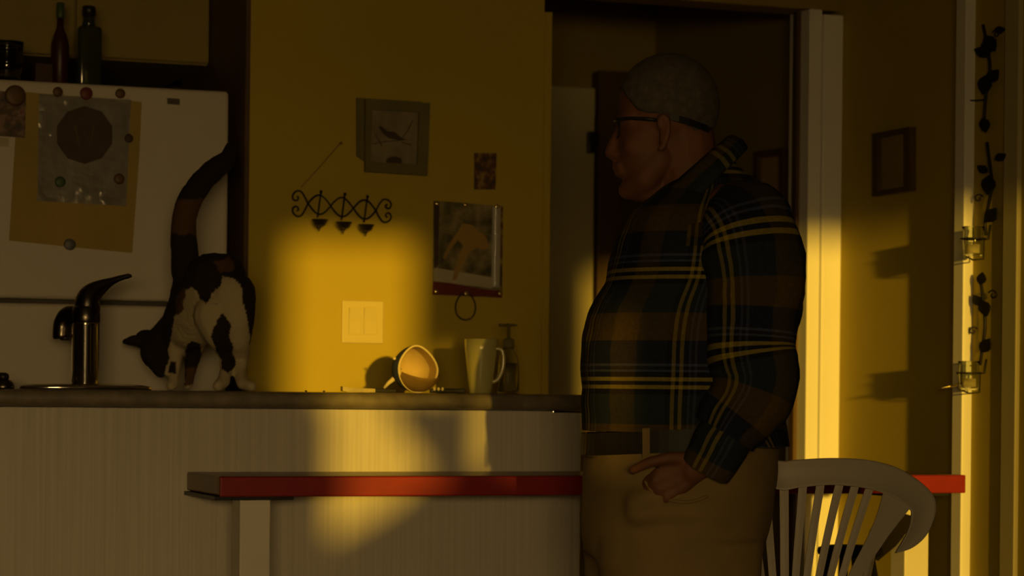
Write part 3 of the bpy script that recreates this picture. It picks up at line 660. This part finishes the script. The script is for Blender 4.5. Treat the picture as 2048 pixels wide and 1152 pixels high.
# ================================================================== WHITE RESIN CHAIR
CH = thing('patio_chair', 'white resin patio chair with fanned slat back', 'chair', (RD(1568, 900, 5.38).x, RD(1568, 900, 5.38).y, 0))
cxp = 1568
def dch(x, y=1000):
    u = (x-cxp)/300.; t = (y-920)/350.; return 5.47+.10*u*u-.06*t
def mir(L): return [(2*cxp-x, y) for x, y in L]
upR = [(1568, 922), (1600, 919), (1660, 916), (1720, 918), (1762, 925), (1800, 938), (1838, 962), (1862, 985), (1871, 1005), (1869, 1032), (1852, 1070), (1826, 1094), (1798, 1104)]
loR = [(1568, 982), (1600, 975), (1660, 970), (1715, 974), (1752, 982), (1782, 993), (1806, 1007), (1818, 1018), (1822, 1027), (1817, 1056), (1803, 1084), (1796, 1095), (1790, 1106)]
b = B(); U = crom([(x, y, 0) for x, y in upR], 6); Lw = crom([(x, y, 0) for x, y in loR], 6)
U = [Vector((2*cxp-p.x, p.y, 0)) for p in U[::-1]][:-1]+U; Lw = [Vector((2*cxp-p.x, p.y, 0)) for p in Lw[::-1]][:-1]+Lw
rings = []
for p, q in zip(U, Lw):
    du, dl = dch(p.x, p.y), dch(q.x, q.y)
    A = RD(p.x, p.y, du); Bq = RD(q.x, q.y, dl); v = (Bq-A)
    ringp = []
    for s, o_ in ((0, -.008), (.04, -.013), (.12, -.010), (.5, -.006), (.9, -.009), (.97, -.012), (1, -.008), (1, .004), (.95, .008), (.5, .008), (.05, .008), (0, .004)):
        ringp.append(A+v*s+F*o_)
    rings.append(ringp)
loft(b, rings); put('top_rail', b, 'plastic', CH, True)
def slat(xt, yt, xb, w0, w1, yb=1300):
    b = B(); rings = []
    for i in range(9):
        s = i/8; y = yt+(yb-yt)*s; k = (y-yt)/(1152-yt); x = xt+(xb-xt)*k-((xb-xt)*.10)*k*(k-1)
        d_ = dch(xt, y)+.0; w_ = (w0+(w1-w0)*min(k, 1.3))*.5
        a, e_ = RD(x-w_, y, d_-.002), RD(x+w_, y, d_-.002)
        rings.append([a+F*.002, a-F*.003, a.lerp(e_, .5)-F*.005, e_-F*.003, e_+F*.002, a.lerp(e_, .5)+F*.004])
    loft(b, rings); put('slat', b, 'plastic', CH)
for xt, xb, w0, w1 in ((1568, 1569, 18, 17), (1606, 1591, 17, 15), (1641, 1614, 17, 15), (1679, 1638, 17, 15), (1711, 1661, 17, 15), (1742, 1684, 17, 15)):
    slat(xt, 968, xb, w0, w1)
    if xt > 1570: slat(2*cxp-xt, 968, 2*cxp-xb, w0, w1)
for sgn in (1, -1):
    b = B(); rings = []
    for (xl_, xr_, y) in ((1766, 1806, 985), (1758, 1820, 1016), (1748, 1797, 1045), (1736, 1776, 1072), (1722, 1757, 1100), (1706, 1736, 1130), (1696, 1722, 1152), (1640, 1666, 1290)):
        if sgn < 0: xl_, xr_ = 2*cxp-xr_, 2*cxp-xl_
        a, e_ = RD(xl_, y, dch(xl_, y)-.002), RD(xr_, y, dch(xr_, y)-.002)
        rings.append([a+F*.003, a-F*.004, e_-F*.004, e_+F*.003])
    loft(b, rings); put('side_stile', b, 'plastic', CH)
sz = .40
def pl(dx, dd, z): # chair-local metres: right, away from camera
    o_ = ROOT[CH.name]; return Vector((o_.x, o_.y, 0))+R0*dx+F*dd+UP*z
b = B(); rings = []
for i in range(9):
    s = i/8; hw = .19+.05*math.sin(s*math.pi/2); zz_ = sz+.02*s-.01*math.sin(math.pi*s)
    rings.append([pl(-hw, .05+.42*s, zz_), pl(-hw*.5, .05+.42*s, zz_-.008), pl(hw*.5, .05+.42*s, zz_-.008), pl(hw, .05+.42*s, zz_), pl(hw, .05+.42*s, zz_-.012), pl(0, .05+.42*s, zz_-.02), pl(-hw, .05+.42*s, zz_-.012)])
loft(b, rings); put('seat', b, 'plastic', CH, True)
for s_ in (-1, 1):
    put('leg', tube(B(), [pl(s_*.17, .06, sz), pl(s_*.23, -.04, 0)], [.022, .018], 8), 'plastic', CH, True)
    put('leg', tube(B(), [pl(s_*.22, .44, sz+.01), pl(s_*.25, .5, 0)], [.022, .018], 8), 'plastic', CH, True)
    put('armrest', tube(B(), [Vector(p) for p in crom([pl(s_*.245, .26, .60), pl(s_*.27, .34, .615), pl(s_*.265, .45, .60), pl(s_*.245, .47, .5), pl(s_*.23, .44, sz+.01)], 5)], .014, 8), 'plastic', CH, True)
# ================================================================== CAT
def C(x, y, d): return RD(x, y, d)
b = B()
chain(b, [(C(428, 570, 5.98), .078), (C(412, 606, 6.02), .076), (C(385, 645, 6.07), .066), (C(362, 660, 6.12), .056), (C(332, 674, 6.13), .04), (C(312, 690, 6.12), .037)])
ell(b, C(448, 560, 5.99), .056, .06, .064)
ell(b, C(310, 704, 6.11), .037, .038, .04)
chain(b, [(C(310, 712, 6.10), .031), (C(318, 734, 6.08), .02), (C(322, 746, 6.07), .012)])
# neck to back
chain(b, [(C(372, 560, 6.03), .032), (C(366, 600, 6.06), .034), (C(350, 645, 6.10), .034), (C(325, 672, 6.12), .03)])
# tail
tl = crom([C(372, 545, 6.0), C(369, 500, 6.0), C(367, 450, 6.0), C(378, 405, 6.0), C(402, 366, 6.01), (C(432, 336, 6.02)), C(455, 318, 6.03), C(461, 292, 6.04)], 4)
tr = [.034, .033, .032, .031, .031, .031, .03, .029, .029, .028, .028, .028, .028, .027, .027, .027, .027, .026, .026, .026, .025, .024, .023, .021, .019, .017, .015, .013, .011]
chain(b, [(p, tr[i]*1.08) for i, p in enumerate(tl)])
# hind leg, far right (white) with shank and foot
chain(b, [(C(466, 590, 5.94), .056), (C(474, 640, 5.92), .042), (C(476, 680, 5.93), .031), (C(484, 715, 5.97), .018), (C(480, 748, 5.94), .015), (C(485, 767, 5.91), .015), (C(503, 773, 5.89), .013)])
# hind leg near left (dark patch)
chain(b, [(C(428, 630, 5.93), .05), (C(436, 668, 5.92), .034), (C(452, 705, 5.95), .020), (C(453, 740, 5.93), .015), (C(446, 765, 5.9), .0155), (C(436, 772, 5.88), .014)])
# forelegs
chain(b, [(C(352, 672, 6.1), .036), (C(350, 710, 6.09), .02), (C(348, 745, 6.08), .014), (C(346, 768, 6.06), .015), (C(342, 772, 6.05), .013)])
chain(b, [(C(388, 672, 6.1), .034), (C(386, 710, 6.12), .02), (C(380, 745, 6.11), .014), (C(376, 768, 6.1), .014)])
for x0, y0, x1, y1, d_ in ((292, 683, 247, 684, 6.13), (302, 676, 276, 668, 6.16)):
    chain(b, [(C(x0, y0, d_), .02), (C((x0+x1)/2, (y0+y1)/2-3, d_), .014), (C(x1, y1, d_), .006)])
b = remesh(b, .0045, 5)
for v in b.verts:
    n_ = noise.noise(v.co*90)*.0012+noise.noise(v.co*30)*.0015; v.co += v.normal*n_
    if v.co.z < CT+.001: v.co.z = CT+.001
dk = (.02, .014, .008); og = (.085, .045, .012); wh = (.40, .34, .22)
cl = b.loops.layers.color.new('fur') if False else None
cat = put('cat', b, 'fur', smooth=True, loc=(C(420, 700, 5.98).x, C(420, 700, 5.98).y, CT))
tag(cat, 'calico cat with raised tail sniffing the counter by the faucet', 'cat')
def proj(P):
    q = P-CAM; d_ = q.dot(F); return PX+q.dot(RC)/d_*FPX, PY-q.dot(UC)/d_*FPX
def inpoly(x, y, poly):
    c_ = False; n = len(poly)
    for i in range(n):
        (x1, y1), (x2, y2) = poly[i], poly[i-1]
        if (y1 > y) != (y2 > y) and x < (x2-x1)*(y-y1)/(y2-y1)+x1: c_ = not c_
    return c_
DARKS = [[(330, 500), (360, 480), (470, 490), (515, 560), (515, 680), (500, 690), (492, 620), (484, 580), (468, 556), (446, 550), (438, 572), (424, 590), (414, 612), (402, 600), (392, 580), (382, 570), (368, 590), (356, 620), (346, 640), (336, 720), (332, 770), (230, 770), (230, 640), (330, 600)],
         [(432, 640), (446, 630), (458, 640), (460, 670), (466, 700), (470, 735), (458, 748), (446, 742), (438, 710), (420, 672)],
         [(370, 700), (382, 680), (402, 690), (402, 735), (392, 768), (370, 768), (368, 730)], [(340, 722), (352, 722), (352, 745), (340, 745)]]
ORS = [[(345, 400), (420, 400), (400, 470), (335, 470)], [(352, 590), (372, 575), (366, 620), (352, 630)], [(372, 735), (395, 735), (392, 770), (370, 770)], [(425, 520), (460, 515), (470, 540), (440, 545)]]
me = cat.data; ca = me.color_attributes.new('fur', 'FLOAT_COLOR', 'POINT'); o_ = cat.location
for v in me.vertices:
    P = v.co+o_; x, y = proj(P); x += 5*noise.noise(P*35); y += 6*noise.noise(P*35+Vector((9, 0, 0)))
    c_ = wh
    if y < 500 or any(inpoly(x, y, q) for q in DARKS): c_ = dk
    if any(inpoly(x, y, q) for q in ORS): c_ = og
    ca.data[v.index].color = (*c_, 1)
b = B()
for x, y in ((300, 712),):
    ell(b, C(x, y, 6.075), .004, .004, .004, u=12, v=8)
put('eye', b, 'black', cat, True)
# ================================================================== PERSON
DM = 4.75
def Q(x, y, dd=0.): return RD(x, y, DM+dd)
KM = 1.07; ZG = H-H/KM                      # figure is modelled, then enlarged to a 1.66 m person
foot = Q(1370, 800, 0); foot.z = ZG
b = B()
SK = Q(1336, 212)                       # skull
tilt = math.radians(-8)
hx = (R0*math.cos(tilt)+UP*math.sin(tilt)); hz_ = (UP*math.cos(tilt)-R0*math.sin(tilt))
ell(b, SK, .094, .076, .096, axes=(hx, F, hz_), u=32, v=24)
ell(b, Q(1292, 285), .055, .062, .085, axes=(hx, F, hz_))
ell(b, Q(1262, 240), .026, .055, .03, axes=(hx, F, hz_))                    # brow
for s_ in (-1, 1): ell(b, Q(1275, 292, s_*.038), .028, .02, .03)            # cheeks
chain(b, [(Q(1300, 372), .034), (Q(1272, 375), .026)]); ell(b, Q(1255, 380), .018, .02, .018)  # jaw, chin
chain(b, [(Q(1318, 318, -.034), .03), (Q(1290, 355, -.026), .028), (Q(1268, 374, -.01), .022)]); chain(b, [(Q(1318, 318, .034), .03), (Q(1290, 355, .026), .028), (Q(1268, 374, .01), .022)])
chain(b, [(Q(1240, 258), .009), (Q(1226, 295), .013), (Q(1222, 305), .0125), (Q(1236, 312), .012)])   # nose
for s_ in (-1, 1): ell(b, Q(1233, 309, s_*.011), .009, .008, .007)
chain(b, [(Q(1240, 332, -.016), .008), (Q(1233, 333), .0095), (Q(1240, 332, .016), .008)])            # lips
chain(b, [(Q(1244, 345, -.014), .008), (Q(1238, 346), .0095), (Q(1244, 345, .014), .008)])
chain(b, [(Q(1365, 270), .062), (Q(1372, 320), .060), (Q(1385, 370), .062), (Q(1400, 420), .075)])    # neck
for s_ in (-1, 1):                                                          # ears
    E = [(1318, 252), (1318, 238), (1327, 231), (1336, 238), (1338, 258), (1333, 280), (1326, 296), (1320, 298)]
    chain(b, [(Q(x, y, s_*(.078+.004*(i in (2, 3, 4)))), .0052) for i, (x, y) in enumerate(E)])
    chain(b, [(Q(1326, 250, s_*.074), .007), (Q(1325, 285, s_*.072), .007)])
# trunk, arms, legs under the clothes
for x, y, ax_, ay_, az_ in ((1430, 480, .13, .17, .13), (1410, 600, .15, .17, .15), (1385, 740, .17, .165, .15), (1370, 860, .17, .16, .13), (1370, 960, .165, .16, .12)):
    ell(b, Q(x, y), ax_, ay_, az_)
chain(b, [(Q(1465, 430, -.13), .06), (Q(1508, 470, -.2), .058), (Q(1515, 600, -.22), .05), (Q(1525, 740, -.22), .044), (Q(1515, 785, -.22), .04), (Q(1450, 870, -.215), .034), (Q(1408, 925, -.205), .027)])
chain(b, [(Q(1465, 430, .13), .06), (Q(1500, 480, .2), .058), (Q(1500, 600, .23), .05), (Q(1470, 760, .22), .042), (Q(1370, 850, .2), .034), (Q(1290, 900, .16), .027)])
zf = lambda z: PY+(H-z-ZG)/DM*FPX
LEG = []
for dd, xk in ((-.095, 1400), (.095, 1320)):
    chain(b, [(Q(1380, 1000, dd), .085), (Q(xk, 1250, dd), .065), (Q(xk+10, 1500, dd), .05), (Q(xk+30, zf(.10), dd), .036), (Q(xk+25, zf(.045), dd), .034), (Q(xk-120, zf(.035), dd), .03)])
# left hand: palm against the hip, four fingers slipping into the pocket, thumb hooked outside
chain(b, [(Q(1408, 925, -.205), .027), (Q(1385, 940, -.2), .026)])
for k, (x, y) in enumerate(((1366, 926), (1358, 943), (1356, 960), (1362, 976))):
    chain(b, [(Q(1392, 938+3*k, -.2), .0165), (Q(x, y, -.203+.002*k), .0135)])
    e1 = [(1316, 944), (1310, 962), (1318, 980), (1334, 995)][k]; e2 = [(1288, 966), (1284, 988), (1296, 1008), (1316, 1020)][k]; e3 = [(1274, 992), (1274, 1012), (1288, 1030), (1308, 1038)][k]
    chain(b, [(Q(x, y, -.203+.002*k), .0112), (Q(*e1, -.199), .0092), (Q(*e2, -.172), .0084), (Q(*e3, -.158), .0075)])
chain(b, [(Q(1376, 918, -.205), .0135), (Q(1338, 915, -.214), .0112), (Q(1300, 924, -.213), .0100), (Q(1266, 940, -.203), .0085)])
# right hand resting in front of the belt, out of sight
chain(b, [(Q(1290, 900, .16), .026), (Q(1255, 930, .15), .022)])
for k in range(4): chain(b, [(Q(1258, 925+7*k, .15), .011), (Q(1228, 945+9*k, .145), .0095), (Q(1215, 975+8*k, .14), .008)])
chain(b, [(Q(1270, 920, .15), .012), (Q(1235, 918, .14), .0095)])
b = remesh(b, .0042, 3)
per = put('person', b, 'skin', smooth=True, loc=foot)
tag(per, 'person in blue and yellow plaid shirt and khaki trousers, facing left with hand in pocket', 'person')
# hair cap: surface of the skull above the hairline
def hairring(k, sc, n=72):
    row = []
    for q in range(n):
        ph = 2*math.pi*q/n; cx_ = math.cos(ph)              # +1 nape, -1 forehead
        lim = -.26-.34*max(0, cx_)**1.2 if cx_ > -.55 else -.26+.50*((-cx_-.55)/.45)**1.3
        th = math.acos(lim+.012*math.sin(ph*23))*k; s_ = math.sin(th)
        row.append(SK+hz_*(.0975*sc*math.cos(th))+hx*(.0955*sc*s_*cx_)+F*(.0785*sc*s_*math.sin(ph)))
    return row
b = B(); rr_ = [hairring(max(i/22, .004), 1.03) for i in range(23)]+[hairring(1.0, .985)]
loft(b, rr_, caps=False); b.faces.new(b.verts[:72]) if False else None
for v in b.verts: v.co += (v.co-SK).normalized()*noise.noise(v.co*110)*.0012
put('hair', b, 'hair', per, True)
# glasses with strap
def onskull(x, y, s_, off=.0015):
    """point on near (s=-1) or far side of the skull under that pixel"""
    p = Q(x, y); q = p-SK; a = q.dot(hx)/.0975; c_ = q.dot(hz_)/.0995; k = max(0, 1-a*a-c_*c_)
    return SK+hx*(q.dot(hx))+hz_*(q.dot(hz_))+F*(s_*(.0835*math.sqrt(k)+off))
b = B()
for s_ in (-1, 1):
    T = [(1236, 238), (1262, 236), (1290, 237), (1314, 240)]
    tube(b, [Q(x, y, s_*(.060+.012*i/1.5 if i < 3 else .0845)) for i, (x, y) in enumerate(T)], .003, 8)
tube(b, [Q(1237, 238, -.06), Q(1231, 240, -.03), Q(1229, 242, 0), Q(1231, 240, .03), Q(1237, 238, .06)], .0022, 8)
gl = put('eyeglasses', b, 'black', per, True)
b = B(); SP = [(1334, 242), (1352, 247), (1372, 252), (1392, 258), (1408, 262), (1419, 266), (1425, 269)]
near = [onskull(x, y, -1) for x, y in SP]; far = [onskull(x, y, 1) for x, y in SP[::-1]]
mid = [SK+(Q(1434, 272)-SK)*1.0]
line = near+far; rings = []
for i, p in enumerate(line):
    w_ = .006; o_ = (p-SK); o_.z = 0; o_ = o_.normalized()*.0025
    rings.append([p+hz_*w_, p+hz_*w_+o_, p-hz_*w_+o_, p-hz_*w_])
loft(b, rings); put('strap', b, 'black', gl)
b = B()
for s_ in (-1, 1):
    tube(b, [Q(1234+4*abs(math.cos(a)), 258+17*math.sin(a), s_*.033+.022*math.cos(a)) for a in [2*math.pi*k/20 for k in range(20)]], .0018, 6, closed=True)
put('lens_rims', b, 'black', gl, True)
# shirt body
def cloth(name, keys, material, par, n=48, sub=6, uoff=0., vper=None, e=2.3, wr=.006, fq=9., label=None, cap=False, axis=None, circ=None):
    """keys: (centre x px, centre y px, dd, half-width right, half-depth)"""
    K_ = crom([(k[0], k[1], k[2]) for k in keys], sub); W = crom([(k[3], k[4], 0) for k in keys], sub); rings = []; vs = []; acc = 0
    for i, (p, w_) in enumerate(zip(K_, W)):
        c_ = Q(p.x, p.y, p.z)
        if i: acc += (c_-pc).length
        pc = c_
        if axis == 'path':
            t = Q(K_[min(i+1, len(K_)-1)].x, K_[min(i+1, len(K_)-1)].y, K_[min(i+1, len(K_)-1)].z)-Q(K_[max(i-1, 0)].x, K_[max(i-1, 0)].y, K_[max(i-1, 0)].z)
            t.normalize(); a = F.cross(t).normalized(); a = -a if a.dot(R0) < 0 else a; dv = t.cross(a).normalized(); dv = dv if dv.dot(F) > 0 else -dv
        else: a, dv = R0, F
        row = []
        for k in range(n):
            th = 2*math.pi*(k+.5)/n+math.pi/2; cs, sn = math.cos(th), math.sin(th); r_ = (abs(cs)**e+abs(sn)**e)**(-1/e)
            o_ = a*(w_.x*cs*r_)+dv*(w_.y*sn*r_); p3 = c_+o_
            wv = wr*(noise.noise(Vector((p3.x*fq*1.0, p3.y*fq, p3.z*fq*1.5)))+.55*noise.noise(Vector((p3.x*fq*2.2, p3.y*fq*2.2+5, p3.z*fq*3.4))))
            row.append(p3+o_.normalized()*wv)
        rings.append(row); vs.append(-acc+(vper or 0))
    cc = circ or 2*math.pi*sum((k[3]+k[4])/2 for k in keys)/len(keys)
    b = B(); loft(b, rings, caps=cap, uvs=(cc/n, [v for v in vs]))
    lay = b.loops.layers.uv['cloth']
    for f in b.faces:
        for l in f.loops: l[lay].uv.x += uoff
    return put(name, b, material, par, True, label=label)
def tk(y, l, r, dep, dd=0.): return ((l+r)/2, y, dd, (r-l)/2/FPX*DM, dep)
torso = [tk(318, 1385, 1468, .05, 0), tk(340, 1362, 1490, .068), tk(364, 1335, 1520, .092), tk(395, 1300, 1548, .132), tk(432, 1258, 1572, .178), tk(485, 1229, 1588, .205), tk(560, 1212, 1588, .205), tk(620, 1180, 1582, .205), tk(680, 1164, 1578, .21), tk(760, 1161, 1574, .21), tk(820, 1160, 1570, .205), tk(862, 1163, 1566, .195)]
shirt = cloth('shirt', torso, 'plaid', per, n=80, sub=7, uoff=.045, vper=.105+.205*3-.071, circ=1.23)
hem = [tk(858, 1390, 1568, .196, .02), tk(872, 1400, 1569, .197, .02), tk(886, 1410, 1570, .197, .02)]
cloth('shirt_tail', [tk(846, 1300, 1569, .199), tk(868, 1330, 1573, .203), tk(890, 1370, 1576, .203)], 'plaid', shirt, n=60, sub=3, vper=.10, uoff=.06, wr=.004)
# sleeves
def sleeve(sd_, dof):
    K_ = [(1462, 420, -.13, .055, .05), (1482, 436, -.165, .083, .06), (1500, 480, -.19, .092, .07), (1508, 560, -.2, .091, .072), (1506, 640, -.205, .083, .07), (1504, 700, -.21, .081, .068), (1512, 755, -.215, .078, .064), (1500, 800, -.22, .073, .06), (1468, 845, -.22, .066, .056), (1452, 870, -.22, .060, .052)]
    if sd_ > 0: K_ = [(x-8-(max(0, y-600)*.35), y, -d_-.005, a*.8, bb*.9) for x, y, d_, a, bb in K_]
    s = cloth('sleeve', K_, 'plaid', shirt, n=48, sub=6, vper=.205*2+.105, uoff=.02, axis='path', wr=.008, fq=11, circ=.5)
    C_ = [(1458, 860, -.22, .050, .045), (1442, 885, -.22, .053, .048), (1428, 912, -.218, .050, .045), (1412, 940, -.212, .047, .042)]
    if sd_ > 0: C_ = [(x-100, y, -d_-.01, a, bb) for x, y, d_, a, bb in C_]
    cloth('cuff', C_, 'plaid', s, n=40, sub=5, vper=.2, uoff=.08, axis='path', wr=.003, circ=.32)
sleeve(-1, 0); sleeve(1, 0)
# collar: tilted folded band round the neck
def tring(cx, cy, L, lat, ang, n=40):
    a = math.radians(ang); ex = (R0*math.cos(a)+UP*math.sin(a)); c_ = Q(cx, cy)
    return [c_+ex*(L*math.cos(2*math.pi*k/n))+F*(lat*math.sin(2*math.pi*k/n)) for k in range(n)]
b = B(); loft(b, [tring(1376, 356, .092, .074, 42), tring(1374, 344, .104, .082, 42), tring(1380, 350, .112, .096, 43), tring(1392, 368, .122, .116, 44), tring(1402, 386, .124, .134, 45), tring(1404, 388, .118, .130, 45)], caps=False, uvs=(.5/40, [.085, .1, .115, .15, .19, .2]))
put('collar', b, 'plaid', shirt, True)
b = B(); loft(b, [[Q(x, y, dd) for x, y, dd in row] for row in (((1376, 450, -.207), (1428, 438, -.2)), ((1372, 492, -.209), (1424, 490, -.204)))], caps=False, closed=False, uvs=(.05, [.115, .16]))
bmesh.ops.solidify(b, geom=b.faces[:], thickness=.003); put('chest_pocket', b, 'plaid', shirt)

# trousers
b = B(); rings = []
for (y, l, r, dep) in ((868, 1172, 1560, .185), (900, 1168, 1559, .19), (950, 1165, 1555, .195), (1000, 1163, 1547, .195), (1060, 1162, 1537, .19), (1110, 1164, 1524, .185)):
    k = tk(y, l, r, dep); c_ = Q(k[0], k[1]); rings.append([c_+R0*(k[3]*math.cos(2*math.pi*q/48))+F*(k[4]*math.sin(2*math.pi*q/48)) for q in range(48)])
loft(b, rings)
for dd, l0, r0, l1, r1, l2, r2 in ((-.095, 1200, 1524, 1240, 1500, 1310, 1480), (.095, 1164, 1480, 1180, 1420, 1240, 1410)):
    rings = []
    for (y, l, r, dep) in ((1080, l0, r0, .10), (1180, l0+5, r0-10, .098), (1350, l1, r1, .09), (1550, l2-20, r2, .08), (zf(.045), l2-10, r2+15, .075)):
        k = tk(y, l, r, dep); c_ = Q(k[0], k[1], dd); rings.append([c_+R0*(k[3]*math.cos(2*math.pi*q/32))+F*(k[4]*math.sin(2*math.pi*q/32)) for q in range(32)])
    loft(b, rings)
ell(b, Q(1306, 1014, -.163), .052, .034, .046)
b = remesh(b, .007, 6)
for v in b.verts:
    p = v.co; x, y = proj(p)
    f_ = .006*noise.noise(Vector((p.x*10, p.y*10, p.z*5)))+.0035*noise.noise(Vector((p.x*9, p.y*9, p.z*34)))
    g = math.exp(-((x-1370)/90)**2)*(.0035*math.sin((y-.0006*(x-1370)**2)*.16))*math.exp(-((y-1015)/55)**2)
    h_ = .008*math.exp(-((x-1340)/55)**2-((y-985)/40)**2)
    v.co += v.normal*(f_+g+h_)
tr = put('trousers', b, 'khaki', per, True)
# pocket edge seam
b = B(); pts = [(1290, 962), (1306, 985), (1340, 1000), (1380, 1004), (1415, 992)]
def ontr(x, y, off=.004):
    l, r, dep = 1165, 1553, .195; cx_ = (l+r)/2; u_ = (x-cx_)/((r-l)/2); return Q(x, y, -dep*math.sqrt(max(0, 1-u_*u_))-off)
tube(b, [ontr(p.x, p.y, .009) for p in crom([(x, y, 0) for x, y in pts], 5)], .003, 6); put('pocket_seam', b, 'khaki', tr, True)
# belt, buckle and loops
def beltring(x, y, w_, off):
    pass
b = B(); rings = []
for q in range(65):
    a = 2*math.pi*q/64; c0_ = Q(1364, 890); o_ = R0*(.190*math.cos(a))+F*(.198*math.sin(a)); tlt = UP*(.013*(math.cos(a)+1))
    rings.append([c0_+o_*.985+UP*.0205+tlt, c0_+o_*1.01+UP*.0205+tlt, c0_+o_*1.012-UP*.0205+tlt, c0_+o_*.985-UP*.0205+tlt])
loft(b, rings, caps=False); bt = put('belt', b, 'leather', tr)
def onbelt(x, z_, off): 
    u_ = (x-1364)/FPX*DM/.190; a = -math.sqrt(max(0, 1-min(u_*u_, 1))); c0_ = Q(1364, 890); return c0_+R0*(.190*u_)+F*(.198*a-off)+UP*(z_+.013*(u_+1))
b = B(); L_ = [onbelt(x, z_, .006) for x, z_ in ((1176, .026), (1200, .026), (1200, .0255), (1198, .025), (1180, .024))]
tube(b, [onbelt(1176, .024, .007)-R0*.006, onbelt(1206, .024, .007)], .0018, 6); tube(b, [onbelt(1176, .024, .007)-R0*.006, onbelt(1176, -.024, .007)-R0*.006, onbelt(1188, -.024, .007)], .0018, 6)
put('buckle', b, 'brass', bt, True)
for x in (1281, 1500):
    b = B(); A = [onbelt(x-7, .026, .004), onbelt(x+7, .026, .004), onbelt(x+8, -.03, .006), onbelt(x-6, -.03, .006)]; prism(b, A, -F*.004); put('belt_loop', b, 'khaki', tr)
for dd, xk in ((-.095, 1425), (.095, 1345)):
    b = B(); chain(b, [(Q(xk+8, zf(.055), dd), .052), (Q(xk-60, zf(.05), dd), .048), (Q(xk-130, zf(.04), dd), .04)]); b = remesh(b, .008, 3)
    for v in b.verts: v.co.z = max(v.co.z, ZG+.001)
    put('shoe', b, 'leather', per, True)

per.scale = (KM, KM, KM); per.location = CAM+(foot-CAM)*KM
